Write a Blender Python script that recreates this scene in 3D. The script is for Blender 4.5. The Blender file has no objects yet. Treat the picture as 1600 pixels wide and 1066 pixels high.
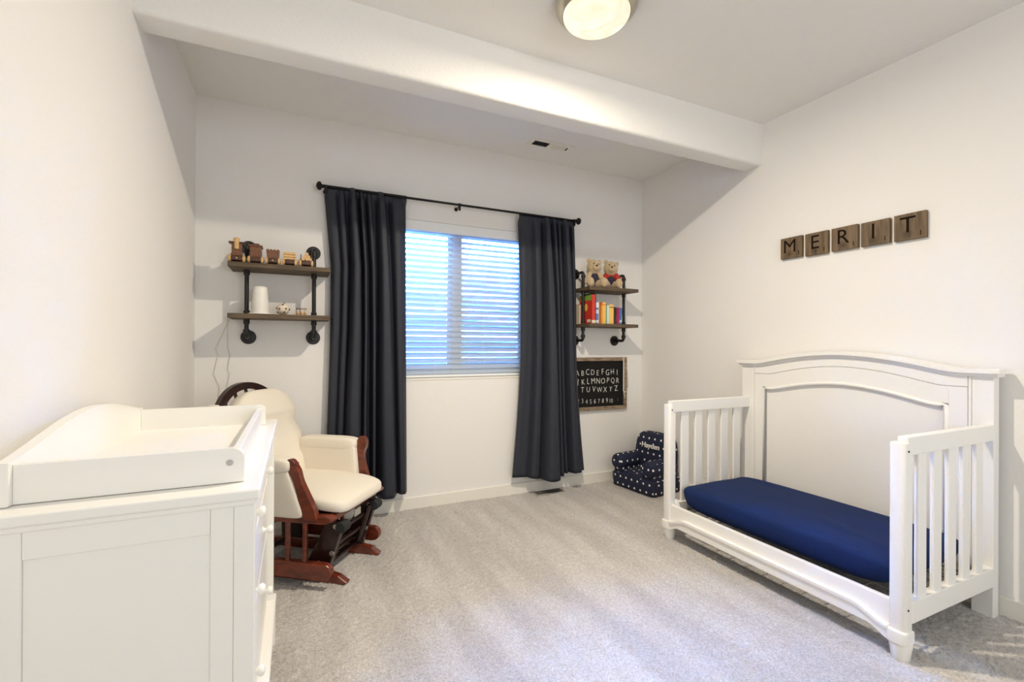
import bpy, bmesh, math, random
from mathutils import Vector, Matrix
import numpy as np

random.seed(7)
S = bpy.context.scene
COL = S.collection
PI = math.pi

# ------------------------------------------------------------------ camera, sky, lamp exposure
FPX, YAW, PIT, ROLL, CY = 725.65, 0.4345, 0.0012, 0.0052, 537.7
cam_d = bpy.data.cameras.new('camera')
cam = bpy.data.objects.new('camera', cam_d)
COL.objects.link(cam)
cam_d.sensor_width = 36.0
cam_d.lens = FPX / 1600 * 36.0
cam_d.shift_y = (CY - 533) / 1600
cam_d.clip_start = 0.05
_s, _c, _sp, _cp = math.sin(YAW), math.cos(YAW), math.sin(PIT), math.cos(PIT)
_r = Vector((_c, -_s, 0)); _d = Vector((_s * _cp, _c * _cp, _sp)); _u = Vector((-_s * _sp, -_c * _sp, _cp))
_R = _r * math.cos(ROLL) + _u * math.sin(ROLL); _U = -_r * math.sin(ROLL) + _u * math.cos(ROLL)
M = Matrix(((_R.x, _U.x, -_d.x, 0), (_R.y, _U.y, -_d.y, 0), (_R.z, _U.z, -_d.z, 1.2), (0, 0, 0, 1)))
cam.matrix_world = M
S.camera = cam

wd = bpy.data.worlds.new('sky'); S.world = wd; wd.use_nodes = True
bg = wd.node_tree.nodes['Background']
bg.inputs[0].default_value = (0.17, 0.41, 1.0, 1)
bg.inputs[1].default_value = 155.0

S.view_settings.view_transform = 'Standard'
S.view_settings.look = 'None'
S.view_settings.gamma = 1
S.view_settings.use_curve_mapping = False
S.view_settings.exposure = 0.9
S.cycles.max_bounces = 12
S.cycles.diffuse_bounces = 8
S.cycles.caustics_reflective = False
S.cycles.caustics_refractive = False
S.cycles.sample_clamp_indirect = 6

LAMP = (1.17, 1.70, 2.628)
pl = bpy.data.lights.new('lamp_bulb', 'POINT')
pl.energy = 9; pl.color = (1.0, 0.885, 0.735); pl.shadow_soft_size = 0.025
plo = bpy.data.objects.new('lamp_bulb', pl); plo.location = LAMP; COL.objects.link(plo)
al = bpy.data.lights.new('lamp_downlight', 'AREA')
al.shape = 'DISK'; al.size = 0.06; al.energy = 66; al.color = (1.0, 0.885, 0.735)
alo = bpy.data.objects.new('lamp_downlight', al); alo.location = (LAMP[0], LAMP[1], LAMP[2] - .004); COL.objects.link(alo)

for _l in (pl, al):                      # soft falloff close to the bowl, so the beam nearby does not burn out
    _l.use_nodes = True
    _nt = _l.node_tree; _em = _nt.nodes['Emission']
    _lf = _nt.nodes.new('ShaderNodeLightFalloff'); _lf.inputs['Strength'].default_value = 1.25; _lf.inputs['Smooth'].default_value = 0.9
    _nt.links.new(_lf.outputs['Quadratic'], _em.inputs['Strength'])
# added soft fill from behind the camera, set before a made-up shaded window
wl = bpy.data.lights.new('fill_light', 'AREA')
wl.shape = 'RECTANGLE'; wl.size = 1.6; wl.size_y = 1.2; wl.energy = 18.5; wl.color = (0.90, 0.95, 1.0)
wlo = bpy.data.objects.new('fill_light', wl); wlo.location = (1.15, -2.055, 1.55); wlo.rotation_euler = (math.radians(90), 0, 0); COL.objects.link(wlo)

# ------------------------------------------------------------------ room numbers
W = 3.3686; XL = -0.561; XR = 2.873; ZC = 2.709; YF = -2.0
B1, B2, ZB = 2.154, 2.303, 2.432

# ------------------------------------------------------------------ helpers
def new_mat(name):
    m = bpy.data.materials.new(name); m.use_nodes = True
    return m, m.node_tree.nodes, m.node_tree.links, m.node_tree.nodes['Principled BSDF']

def mat(name, col, rough=0.6, metal=0.0, bump=0.0, scale=200.0, var=0.0, vscale=8.0, spec=None, sheen=0.0):
    m, N, L, b = new_mat(name)
    b.inputs['Base Color'].default_value = (*col, 1)
    b.inputs['Roughness'].default_value = rough
    b.inputs['Metallic'].default_value = metal
    if spec is not None: b.inputs['Specular IOR Level'].default_value = spec
    if sheen: b.inputs['Sheen Weight'].default_value = sheen; b.inputs['Sheen Roughness'].default_value = 0.5
    tc = N.new('ShaderNodeTexCoord')
    if bump:
        t = N.new('ShaderNodeTexNoise'); t.inputs['Scale'].default_value = scale; t.inputs['Detail'].default_value = 3
        L.new(tc.outputs['Object'], t.inputs['Vector'])
        bp = N.new('ShaderNodeBump'); bp.inputs['Strength'].default_value = bump; bp.inputs['Distance'].default_value = 0.004
        L.new(t.outputs['Fac'], bp.inputs['Height']); L.new(bp.outputs['Normal'], b.inputs['Normal'])
    if var:
        t2 = N.new('ShaderNodeTexNoise'); t2.inputs['Scale'].default_value = vscale; t2.inputs['Detail'].default_value = 4
        L.new(tc.outputs['Object'], t2.inputs['Vector'])
        mx = N.new('ShaderNodeMix'); mx.data_type = 'RGBA'
        mx.inputs[6].default_value = tuple(max(0, c * (1 - var)) for c in col) + (1,)
        mx.inputs[7].default_value = tuple(min(1, c * (1 + var)) for c in col) + (1,)
        L.new(t2.outputs['Fac'], mx.inputs[0]); L.new(mx.outputs[2], b.inputs['Base Color'])
    return m

def wood(name, dark, light, rough=0.5, axis=(1, 12, 12), scale=6.0, bump=0.15, knots=False, coat=0.0):
    m, N, L, b = new_mat(name)
    tc = N.new('ShaderNodeTexCoord'); mp = N.new('ShaderNodeMapping'); mp.inputs['Scale'].default_value = axis
    L.new(tc.outputs['Object'], mp.inputs['Vector'])
    t = N.new('ShaderNodeTexNoise'); t.inputs['Scale'].default_value = scale; t.inputs['Detail'].default_value = 6
    t.inputs['Distortion'].default_value = 0.6
    L.new(mp.outputs['Vector'], t.inputs['Vector'])
    cr = N.new('ShaderNodeValToRGB')
    cr.color_ramp.elements[0].position = 0.3; cr.color_ramp.elements[0].color = (*dark, 1)
    cr.color_ramp.elements[1].position = 0.7; cr.color_ramp.elements[1].color = (*light, 1)
    L.new(t.outputs['Fac'], cr.inputs['Fac'])
    out = cr.outputs['Color']
    if knots:
        v = N.new('ShaderNodeTexVoronoi'); v.inputs['Scale'].default_value = 9.0
        L.new(tc.outputs['Object'], v.inputs['Vector'])
        c2 = N.new('ShaderNodeValToRGB'); c2.color_ramp.elements[0].position = 0.03; c2.color_ramp.elements[0].color = (0.25, 0.2, 0.18, 1)
        c2.color_ramp.elements[1].position = 0.28; c2.color_ramp.elements[1].color = (1, 1, 1, 1)
        L.new(v.outputs['Distance'], c2.inputs['Fac'])
        mx = N.new('ShaderNodeMix'); mx.data_type = 'RGBA'; mx.blend_type = 'MULTIPLY'; mx.inputs[0].default_value = 0.9
        L.new(out, mx.inputs[6]); L.new(c2.outputs['Color'], mx.inputs[7]); out = mx.outputs[2]
    L.new(out, b.inputs['Base Color'])
    b.inputs['Roughness'].default_value = rough
    b.inputs['Coat Weight'].default_value = coat
    if bump:
        bp = N.new('ShaderNodeBump'); bp.inputs['Strength'].default_value = bump; bp.inputs['Distance'].default_value = 0.002
        L.new(t.outputs['Fac'], bp.inputs['Height']); L.new(bp.outputs['Normal'], b.inputs['Normal'])
    return m

def obj(name, bm, m, parent=None, smooth=False, mods=None, kind=None):
    me = bpy.data.meshes.new(name)
    bmesh.ops.recalc_face_normals(bm, faces=bm.faces[:])
    bm.to_mesh(me); bm.free()
    if smooth:
        me.polygons.foreach_set('use_smooth', [True] * len(me.polygons))
    me.materials.append(m)
    o = bpy.data.objects.new(name, me); COL.objects.link(o)
    if parent is not None: o.parent = parent
    if kind: o['kind'] = kind
    return o

def auto(o, ang=35):
    """smooth shading that keeps edges sharper than ang"""
    me = o.data
    me.polygons.foreach_set('use_smooth', [True] * len(me.polygons))
    bm = bmesh.new(); bm.from_mesh(me)
    for e in bm.edges:
        if len(e.link_faces) == 2 and e.calc_face_angle(0) > math.radians(ang): e.smooth = False
    bm.to_mesh(me); bm.free()
    return o

def thing(name, label, cat, loc=(0, 0, 0), rotz=0.0, group=None):
    o = bpy.data.objects.new(name, None); COL.objects.link(o)
    o.empty_display_size = 0.05
    o.location = loc; o.rotation_euler = (0, 0, rotz)
    o['label'] = label; o['category'] = cat
    if group: o['group'] = group
    return o

def tag(o, label, cat, group=None):
    o['label'] = label; o['category'] = cat
    if group: o['group'] = group
    return o

def struct(name, bm, m, parent=None):
    o = obj(name, bm, m, parent)
    if parent is None: o['kind'] = 'structure'
    return o

def box(bm, x0, x1, y0, y1, z0, z1, bev=0.0, seg=2, mtx=None):
    vs = [bm.verts.new(p) for p in ((x0, y0, z0), (x1, y0, z0), (x1, y1, z0), (x0, y1, z0), (x0, y0, z1), (x1, y0, z1), (x1, y1, z1), (x0, y1, z1))]
    fs = [bm.faces.new([vs[i] for i in f]) for f in ((0, 3, 2, 1), (4, 5, 6, 7), (0, 1, 5, 4), (1, 2, 6, 5), (2, 3, 7, 6), (3, 0, 4, 7))]
    if bev:
        es = list({e for f in fs for e in f.edges})
        r = bmesh.ops.bevel(bm, geom=es, offset=bev, segments=seg, affect='EDGES', profile=0.5)
        vs = list({v for f in r['faces'] for v in f.verts} | {v for v in vs if v.is_valid})
    if mtx is not None:
        bmesh.ops.transform(bm, matrix=mtx, verts=[v for v in vs if v.is_valid])
    return vs

def bxo(name, m, parent, x0, x1, y0, y1, z0, z1, bev=0.0, seg=2):
    bm = bmesh.new(); box(bm, x0, x1, y0, y1, z0, z1, bev, seg)
    return obj(name, bm, m, parent)

def frame_of(t):
    t = t.normalized()
    a = Vector((0, 0, 1)) if abs(t.z) < 0.9 else Vector((1, 0, 0))
    n = t.cross(a).normalized(); return n, t.cross(n).normalized()

def tube(bm, pts, rad, seg=10, cap=True):
    pts = [Vector(p) for p in pts]
    n = len(pts); rr = rad if isinstance(rad, (list, tuple)) else [rad] * n
    rings = []
    pn = None
    for i, p in enumerate(pts):
        t = (pts[min(i + 1, n - 1)] - pts[max(i - 1, 0)])
        if pn is None: nn, bb = frame_of(t)
        else:
            t.normalize(); nn = (pn - t * pn.dot(t)).normalized(); bb = t.cross(nn)
        pn = nn
        rings.append([bm.verts.new(p + (nn * math.cos(2 * PI * k / seg) + bb * math.sin(2 * PI * k / seg)) * rr[i]) for k in range(seg)])
    for a, b in zip(rings, rings[1:]):
        for k in range(seg):
            bm.faces.new((a[k], a[(k + 1) % seg], b[(k + 1) % seg], b[k]))
    if cap:
        bm.faces.new(rings[0][::-1]); bm.faces.new(rings[-1])

def lathe(bm, prof, seg=20, org=(0, 0, 0), axis='z'):
    """prof: (r, h) list revolved about an axis"""
    org = Vector(org)
    def P(r, h, a):
        c, s = r * math.cos(a), r * math.sin(a)
        v = {'z': (c, s, h), 'y': (c, h, s), 'x': (h, c, s)}[axis]
        return org + Vector(v)
    rings = []
    for r, h in prof:
        if r < 1e-6: rings.append([bm.verts.new(P(0, h, 0))])
        else: rings.append([bm.verts.new(P(r, h, 2 * PI * k / seg)) for k in range(seg)])
    for a, b in zip(rings, rings[1:]):
        for k in range(seg):
            k2 = (k + 1) % seg
            if len(a) == 1 and len(b) == 1: continue
            if len(a) == 1: bm.faces.new((a[0], b[k2], b[k]))
            elif len(b) == 1: bm.faces.new((a[k], a[k2], b[0]))
            else: bm.faces.new((a[k], a[k2], b[k2], b[k]))
    if len(rings[0]) > 1: bm.faces.new(rings[0][::-1])
    if len(rings[-1]) > 1: bm.faces.new(rings[-1])

def prism(bm, poly, a0, a1, axis='x', bev=0.0, seg=2):
    """poly in the plane across axis: x->(y,z), y->(x,z), z->(x,y)"""
    def P(p, h):
        return {'x': (h, p[0], p[1]), 'y': (p[0], h, p[1]), 'z': (p[0], p[1], h)}[axis]
    A = [bm.verts.new(P(p, a0)) for p in poly]; B = [bm.verts.new(P(p, a1)) for p in poly]
    n = len(poly)
    f0 = bm.faces.new(A[::-1]); f1 = bm.faces.new(B)
    for k in range(n): bm.faces.new((A[k], A[(k + 1) % n], B[(k + 1) % n], B[k]))
    if bev:
        es = list(set(f0.edges) | set(f1.edges))
        bmesh.ops.bevel(bm, geom=es, offset=bev, segments=seg, affect='EDGES', profile=0.5)

def strip(bm, top, bot, a0, a1, axis='x', bev=0.0):
    """band between two curves with the same number of points, extruded"""
    prism(bm, list(top) + list(bot)[::-1], a0, a1, axis, bev)

def pillow(bm, sx, sy, sz, c=(0, 0, 0), e1=0.35, e2=0.35, nu=32, nv=16, mtx=None, fn=None):
    """superellipsoid half sizes sx sy sz; e small = boxy"""
    def f(w, e): return math.copysign(abs(w) ** e, w)
    rings = []
    vs = []
    for j in range(nv + 1):
        v = -PI / 2 + PI * j / nv
        if j in (0, nv):
            p = Vector((0, 0, sz * f(math.sin(v), e1)))
            if fn: p = fn(p)
            rr = [bm.verts.new(p + Vector(c))]
        else:
            rr = []
            for k in range(nu):
                u = 2 * PI * k / nu
                p = Vector((sx * f(math.cos(v), e1) * f(math.cos(u), e2), sy * f(math.cos(v), e1) * f(math.sin(u), e2), sz * f(math.sin(v), e1)))
                if fn: p = fn(p)
                rr.append(bm.verts.new(p + Vector(c)))
        rings.append(rr); vs += rr
    for a, b in zip(rings, rings[1:]):
        for k in range(nu):
            k2 = (k + 1) % nu
            if len(a) == 1: bm.faces.new((a[0], b[k2], b[k]))
            elif len(b) == 1: bm.faces.new((a[k], a[k2], b[0]))
            else: bm.faces.new((a[k], a[k2], b[k2], b[k]))
    if mtx is not None: bmesh.ops.transform(bm, matrix=mtx, verts=vs)

def ball(bm, c, r, sx=1, sy=1, sz=1, seg=14):
    bmesh.ops.create_uvsphere(bm, u_segments=seg, v_segments=seg // 2 + 1, radius=r,
        matrix=Matrix.Translation(c) @ Matrix.Diagonal((sx, sy, sz, 1)))

def text_obj(name, s, size, m, parent, mtx, ext=0.001, align='CENTER', sx=1.0, offset=0.0, spacing=1.0):
    cu = bpy.data.curves.new(name, 'FONT'); cu.body = s; cu.size = size; cu.extrude = ext
    cu.align_x = align; cu.align_y = 'CENTER'; cu.offset = offset; cu.space_character = spacing
    cu.resolution_u = 3
    t = bpy.data.objects.new('tmp', cu); COL.objects.link(t)
    bpy.context.view_layer.update()
    dg = bpy.context.evaluated_depsgraph_get()
    me = bpy.data.meshes.new_from_object(t.evaluated_get(dg))
    bpy.data.objects.remove(t); bpy.data.curves.remove(cu)
    me.transform(mtx @ Matrix.Diagonal((sx, 1, 1, 1)))
    me.materials.clear(); me.materials.append(m); me.name = name
    o = bpy.data.objects.new(name, me); COL.objects.link(o)
    if parent is not None: o.parent = parent
    return o

# ------------------------------------------------------------------ materials
PAINT = mat('wall_paint', (0.80, 0.79, 0.772), 0.75, bump=0.25, scale=110)
CEIL = mat('ceiling_paint', (0.80, 0.79, 0.772), 0.85, bump=0.55, scale=75)
TRIM = mat('trim_paint', (0.80, 0.78, 0.72), 0.4)
WHITE = mat('white_lacquer', (0.85, 0.84, 0.80), 0.35)
WHITE2 = mat('white_lacquer_bed', (0.85, 0.84, 0.81), 0.38)
VINYL = mat('white_vinyl', (0.82, 0.84, 0.86), 0.4)
BLACKPIPE = mat('black_iron_pipe', (0.014, 0.013, 0.013), 0.42, metal=0.3, bump=0.1, scale=300)
ROD = mat('black_rod', (0.012, 0.011, 0.012), 0.4, metal=0.5)
SHELF = wood('stained_pine', (0.055, 0.036, 0.022), (0.15, 0.105, 0.062), 0.7, axis=(1.2, 14, 14), scale=5)
TILEW = wood('stained_tile', (0.085, 0.055, 0.028), (0.20, 0.135, 0.075), 0.7, axis=(12, 12, 1.5), scale=4, knots=True)
TILEI = mat('burnt_letter', (0.012, 0.008, 0.006), 0.9, spec=0.1)
CHERRY = wood('cherry_wood', (0.065, 0.011, 0.005), (0.22, 0.040, 0.014), 0.28, axis=(3, 9, 9), scale=4, bump=0.05, coat=0.4)
DARKW = wood('dark_cherry', (0.012, 0.005, 0.004), (0.032, 0.009, 0.007), 0.3, axis=(3, 9, 9), scale=4, bump=0.05, coat=0.3)
CREAM = mat('cream_fabric', (0.80, 0.745, 0.645), 0.9, bump=0.25, scale=320)
NAVYC = mat('curtain_fabric', (0.023, 0.026, 0.038), 0.6, bump=0.12, scale=500, spec=0.36)
SHEET = mat('navy_sheet', (0.006, 0.019, 0.085), 0.8, bump=0.15, scale=400, spec=0.2)
NICKEL = mat('brushed_nickel', (0.50, 0.46, 0.38), 0.3, metal=0.9)
STEEL = mat('steel', (0.6, 0.6, 0.58), 0.35, metal=0.9)
DARK = mat('dark_void', (0.02, 0.02, 0.022), 0.9)
BOARD = mat('chalkboard', (0.010, 0.009, 0.009), 0.85, var=0.5, spec=0.2, vscale=5)
CHALK = mat('chalk', (0.80, 0.79, 0.76), 0.95)
FRAMEW = wood('frame_wood', (0.14, 0.095, 0.06), (0.33, 0.25, 0.17), 0.65, axis=(3, 9, 9), scale=6)
TOYD = wood('walnut_toy', (0.035, 0.012, 0.006), (0.10, 0.034, 0.014), 0.4, axis=(8, 3, 8), scale=6)
TOYM = wood('brown_toy', (0.10, 0.036, 0.013), (0.20, 0.08, 0.03), 0.4, axis=(8, 3, 8), scale=8)
TOYL = wood('maple_toy', (0.50, 0.30, 0.12), (0.72, 0.48, 0.22), 0.45, axis=(8, 3, 8), scale=8)
PLUSH = mat('plush_fur', (0.50, 0.38, 0.23), 0.95, bump=1.0, scale=160, var=0.25, vscale=40, sheen=0.4)
RED = mat('red_knit', (0.40, 0.028, 0.02), 0.85, bump=0.4, scale=250)
NAVYK = mat('dark_knit', (0.028, 0.022, 0.045), 0.85, bump=0.4, scale=250)
PLAST = mat('white_plastic', (0.82, 0.80, 0.75), 0.4)
CORDM = mat('pale_cord', (0.62, 0.58, 0.50), 0.6)
WIRE = mat('wire_grey', (0.45, 0.43, 0.38), 0.4, metal=0.7)
REGM = mat('register_paint', (0.33, 0.31, 0.29), 0.6)


# carpet
def carpet_mat():
    m, N, L, b = new_mat('carpet')
    tc = N.new('ShaderNodeTexCoord')
    mp = N.new('ShaderNodeMapping'); mp.inputs['Rotation'].default_value = (0, 0, 0.12); mp.inputs['Scale'].default_value = (5.0, 0.9, 1)
    L.new(tc.outputs['Object'], mp.inputs['Vector'])
    t = N.new('ShaderNodeTexNoise'); t.inputs['Scale'].default_value = 1.3; t.inputs['Detail'].default_value = 3
    L.new(mp.outputs['Vector'], t.inputs['Vector'])
    cr = N.new('ShaderNodeValToRGB')
    cr.color_ramp.elements[0].position = 0.38; cr.color_ramp.elements[0].color = (0.50, 0.475, 0.455, 1)
    cr.color_ramp.elements[1].position = 0.62; cr.color_ramp.elements[1].color = (0.60, 0.575, 0.55, 1)
    L.new(t.outputs['Fac'], cr.inputs['Fac'])
    t2 = N.new('ShaderNodeTexNoise'); t2.inputs['Scale'].default_value = 130; t2.inputs['Detail'].default_value = 3; t2.inputs['Roughness'].default_value = 0.7
    L.new(tc.outputs['Object'], t2.inputs['Vector'])
    c2 = N.new('ShaderNodeValToRGB')
    c2.color_ramp.elements[0].position = 0.30; c2.color_ramp.elements[0].color = (0.62, 0.62, 0.62, 1)
    c2.color_ramp.elements[1].position = 0.66; c2.color_ramp.elements[1].color = (1.12, 1.12, 1.12, 1)
    L.new(t2.outputs['Fac'], c2.inputs['Fac'])
    mx = N.new('ShaderNodeMix'); mx.data_type = 'RGBA'; mx.blend_type = 'MULTIPLY'; mx.inputs[0].default_value = 1
    L.new(cr.outputs['Color'], mx.inputs[6]); L.new(c2.outputs['Color'], mx.inputs[7])
    L.new(mx.outputs[2], b.inputs['Base Color'])
    b.inputs['Roughness'].default_value = 0.95; b.inputs['Specular IOR Level'].default_value = 0.1
    b.inputs['Sheen Weight'].default_value = 0.2
    bp = N.new('ShaderNodeBump'); bp.inputs['Strength'].default_value = 0.5; bp.inputs['Distance'].default_value = 0.006
    L.new(t2.outputs['Fac'], bp.inputs['Height']); L.new(bp.outputs['Normal'], b.inputs['Normal'])
    return m
CARPET = carpet_mat()

def glass_mat():
    m, N, L, b = new_mat('window_glass')
    N.remove(b); o = N['Material Output']
    tr = N.new('ShaderNodeBsdfTransparent'); tr.inputs[0].default_value = (0.95, 0.98, 1, 1)
    gl = N.new('ShaderNodeBsdfGlossy'); gl.inputs['Roughness'].default_value = 0.02
    fr = N.new('ShaderNodeFresnel'); fr.inputs[0].default_value = 1.45
    mx = N.new('ShaderNodeMixShader'); L.new(fr.outputs[0], mx.inputs[0]); L.new(tr.outputs[0], mx.inputs[1]); L.new(gl.outputs[0], mx.inputs[2])
    L.new(mx.outputs[0], o.inputs['Surface']); return m
GLASS = glass_mat()

def screen_mat():
    m, N, L, b = new_mat('insect_screen')
    N.remove(b); o = N['Material Output']
    tr = N.new('ShaderNodeBsdfTransparent'); df = N.new('ShaderNodeBsdfDiffuse'); df.inputs[0].default_value = (0.10, 0.12, 0.17, 1)
    mx = N.new('ShaderNodeMixShader'); mx.inputs[0].default_value = 0.30
    L.new(tr.outputs[0], mx.inputs[1]); L.new(df.outputs[0], mx.inputs[2]); L.new(mx.outputs[0], o.inputs['Surface']); return m
SCREEN = screen_mat()

def slat_mat():
    m, N, L, b = new_mat('blind_slat')
    b.inputs['Base Color'].default_value = (0.80, 0.84, 0.88, 1); b.inputs['Roughness'].default_value = 0.45
    tl = N.new('ShaderNodeBsdfTranslucent'); tl.inputs[0].default_value = (0.84, 0.88, 0.92, 1)
    mx = N.new('ShaderNodeMixShader'); mx.inputs[0].default_value = 0.8
    L.new(b.outputs[0], mx.inputs[1]); L.new(tl.outputs[0], mx.inputs[2]); L.new(mx.outputs[0], N['Material Output'].inputs['Surface'])
    return m
SLAT = slat_mat()

def dome_mat():
    m, N, L, b = new_mat('alabaster_glass')
    N.remove(b); o = N['Material Output']
    tc = N.new('ShaderNodeTexCoord')
    t = N.new('ShaderNodeTexNoise'); t.inputs['Scale'].default_value = 9; t.inputs['Detail'].default_value = 4; t.inputs['Distortion'].default_value = 1.6
    L.new(tc.outputs['Object'], t.inputs['Vector'])
    cr = N.new('ShaderNodeValToRGB')
    cr.color_ramp.elements[0].position = 0.35; cr.color_ramp.elements[0].color = (1.0, 0.80, 0.56, 1)
    cr.color_ramp.elements[1].position = 0.65; cr.color_ramp.elements[1].color = (1.0, 0.95, 0.84, 1)
    L.new(t.outputs['Fac'], cr.inputs['Fac'])
    em = N.new('ShaderNodeEmission'); em.inputs['Strength'].default_value = 0.68; L.new(cr.outputs['Color'], em.inputs[0])
    tr = N.new('ShaderNodeBsdfTransparent'); tr.inputs[0].default_value = (1, 0.98, 0.93, 1)
    mx = N.new('ShaderNodeMixShader'); mx.inputs[0].default_value = 0.35
    L.new(em.outputs[0], mx.inputs[1]); L.new(tr.outputs[0], mx.inputs[2])
    L.new(mx.outputs[0], o.inputs['Surface']); return m
DOME = dome_mat()

def dots_mat():
    """navy canvas printed with small white cross-squares on a staggered grid, on every face direction"""
    m, N, L, b = new_mat('navy_dotted_canvas')
    b.inputs['Roughness'].default_value = 0.8
    tc = N.new('ShaderNodeTexCoord')
    geo = N.new('ShaderNodeNewGeometry')
    nt = N.new('ShaderNodeVectorTransform'); nt.vector_type = 'NORMAL'; nt.convert_from = 'WORLD'; nt.convert_to = 'OBJECT'
    L.new(geo.outputs['Normal'], nt.inputs[0])
    sp = N.new('ShaderNodeSeparateXYZ'); L.new(tc.outputs['Object'], sp.inputs[0])
    sn = N.new('ShaderNodeSeparateXYZ'); L.new(nt.outputs[0], sn.inputs[0])
    def ma(op, a, b_=None, c=None):
        n = N.new('ShaderNodeMath'); n.operation = op
        for i, v in enumerate((a, b_, c)):
            if v is None: continue
            if isinstance(v, (int, float)): n.inputs[i].default_value = v
            else: L.new(v, n.inputs[i])
        return n.outputs[0]
    ax = [ma('ABSOLUTE', sn.outputs[i]) for i in range(3)]
    isx = ma('MULTIPLY', ma('GREATER_THAN', ax[0], ax[1]), ma('GREATER_THAN', ax[0], ax[2]))
    isz = ma('MULTIPLY', ma('GREATER_THAN', ax[2], ax[1]), ma('SUBTRACT', 1.0, isx))
    nx = ma('SUBTRACT', 1.0, isx); nz = ma('SUBTRACT', 1.0, isz)
    u = ma('ADD', ma('MULTIPLY', sp.outputs[1], isx), ma('MULTIPLY', sp.outputs[0], nx))
    v = ma('ADD', ma('MULTIPLY', sp.outputs[1], isz), ma('MULTIPLY', sp.outputs[2], nz))
    P = 0.062; H = 0.0080
    row = ma('FLOOR', ma('DIVIDE', v, P))
    sh = ma('MULTIPLY', ma('MODULO', ma('ABSOLUTE', row), 2.0), P / 2)
    fu = ma('ABSOLUTE', ma('SUBTRACT', ma('FLOORED_MODULO', ma('ADD', u, sh), P), P / 2))
    fv = ma('ABSOLUTE', ma('SUBTRACT', ma('FLOORED_MODULO', v, P), P / 2))
    inside = ma('MULTIPLY', ma('LESS_THAN', fu, H), ma('LESS_THAN', fv, H))
    corner = ma('MULTIPLY', ma('GREATER_THAN', fu, H * 0.45), ma('GREATER_THAN', fv, H * 0.45))
    edge = ma('MAXIMUM', ma('LESS_THAN', fu, H * 0.62), ma('LESS_THAN', fv, H * 0.62))
    dot = ma('MULTIPLY', inside, edge)
    mx = N.new('ShaderNodeMix'); mx.data_type = 'RGBA'
    mx.inputs[6].default_value = (0.008, 0.012, 0.042, 1); mx.inputs[7].default_value = (0.80, 0.80, 0.76, 1)
    L.new(dot, mx.inputs[0]); L.new(mx.outputs[2], b.inputs['Base Color'])
    return m
DOTS = dots_mat()

def flat(name, c, r=0.5): return mat(name, c, r)

# ------------------------------------------------------------------ room shell
T = 0.14
WX0, WX1, WZ0, WZ1 = 0.52, 1.74, 0.945, 2.106
# floor: fine uneven pile
nx_, ny_ = 380, 600
gx = np.linspace(XL - .02, XR + .02, nx_); gy = np.linspace(YF - .02, W + .02, ny_)
rng = np.random.default_rng(3)
zz = rng.normal(0, 0.0022, (ny_, nx_)) + 0.004
XX, YY = np.meshgrid(gx + 0, gy + 0)
XX = XX + rng.normal(0, 0.0015, XX.shape); YY = YY + rng.normal(0, 0.0015, YY.shape)
co = np.stack([XX, YY, zz], -1).reshape(-1, 3)
idx = np.arange(nx_ * ny_).reshape(ny_, nx_)
quads = np.stack([idx[:-1, :-1], idx[:-1, 1:], idx[1:, 1:], idx[1:, :-1]], -1).reshape(-1, 4)
me = bpy.data.meshes.new('floor')
me.vertices.add(len(co)); me.vertices.foreach_set('co', co.ravel())
me.loops.add(quads.size); me.loops.foreach_set('vertex_index', quads.ravel())
me.polygons.add(len(quads)); me.polygons.foreach_set('loop_start', np.arange(0, quads.size, 4)); me.polygons.foreach_set('loop_total', np.full(len(quads), 4))
me.polygons.foreach_set('use_smooth', [True] * len(quads))
me.update(); me.validate(); me.materials.append(CARPET)
fl = bpy.data.objects.new('floor', me); COL.objects.link(fl); fl['kind'] = 'structure'

bm = bmesh.new(); box(bm, XL - T, XL, YF - T, W + T, -0.1, ZC + .1); struct('wall_left', bm, PAINT)
bm = bmesh.new(); box(bm, XR, XR + T, YF - T, W + T, -0.1, ZC + .1); struct('wall_right', bm, PAINT)
bm = bmesh.new()
box(bm, XL, .30, YF - T, YF, -0.1, ZC + .1); box(bm, 2.0, XR, YF - T, YF, -0.1, ZC + .1)
box(bm, .30, 2.0, YF - T, YF, -0.1, .9); box(bm, .30, 2.0, YF - T, YF, 2.2, ZC + .1)
struct('wall_front', bm, PAINT)
bm = bmesh.new()
box(bm, XL, WX0, W, W + T, -0.1, ZC + .1); box(bm, WX1, XR, W, W + T, -0.1, ZC + .1)
box(bm, WX0, WX1, W, W + T, -0.1, WZ0); box(bm, WX0, WX1, W, W + T, WZ1, ZC + .1)
struct('wall_back', bm, PAINT)
bm = bmesh.new(); box(bm, XL, XR, YF, W, ZC, ZC + .1); struct('ceiling', bm, CEIL)
# drywall beam with bull-nosed lower edges
bm = bmesh.new()
R_ = 0.022
prof = [(B1, ZC + .01), (B1, ZB + R_)] + [(B1 + R_ - R_ * math.cos(a), ZB + R_ - R_ * math.sin(a)) for a in [PI / 2 * k / 6 for k in range(1, 7)]]
prof += [(B2 - R_ + R_ * math.sin(a), ZB + R_ - R_ * math.cos(a)) for a in [PI / 2 * k / 6 for k in range(0, 7)]] + [(B2, ZC + .01)]
prism(bm, prof, XL - .01, XR + .01, 'x')
o = struct('trim_1', bm, CEIL); auto(o, 40)
o['label'] = 'drywall ceiling beam with rounded lower edges'
# baseboards
for nm, a in (('baseboard_back', (XL, XR, W - .014, W + .002)), ('baseboard_left', (XL - .002, XL + .014, YF, W)), ('baseboard_right', (XR - .014, XR + .002, YF, W)), ('baseboard_front', (XL, XR, YF - .002, YF + .014))):
    bm = bmesh.new(); box(bm, a[0], a[1], a[2], a[3], -0.01, 0.088, 0.003, 1); struct(nm, bm, TRIM)

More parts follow.
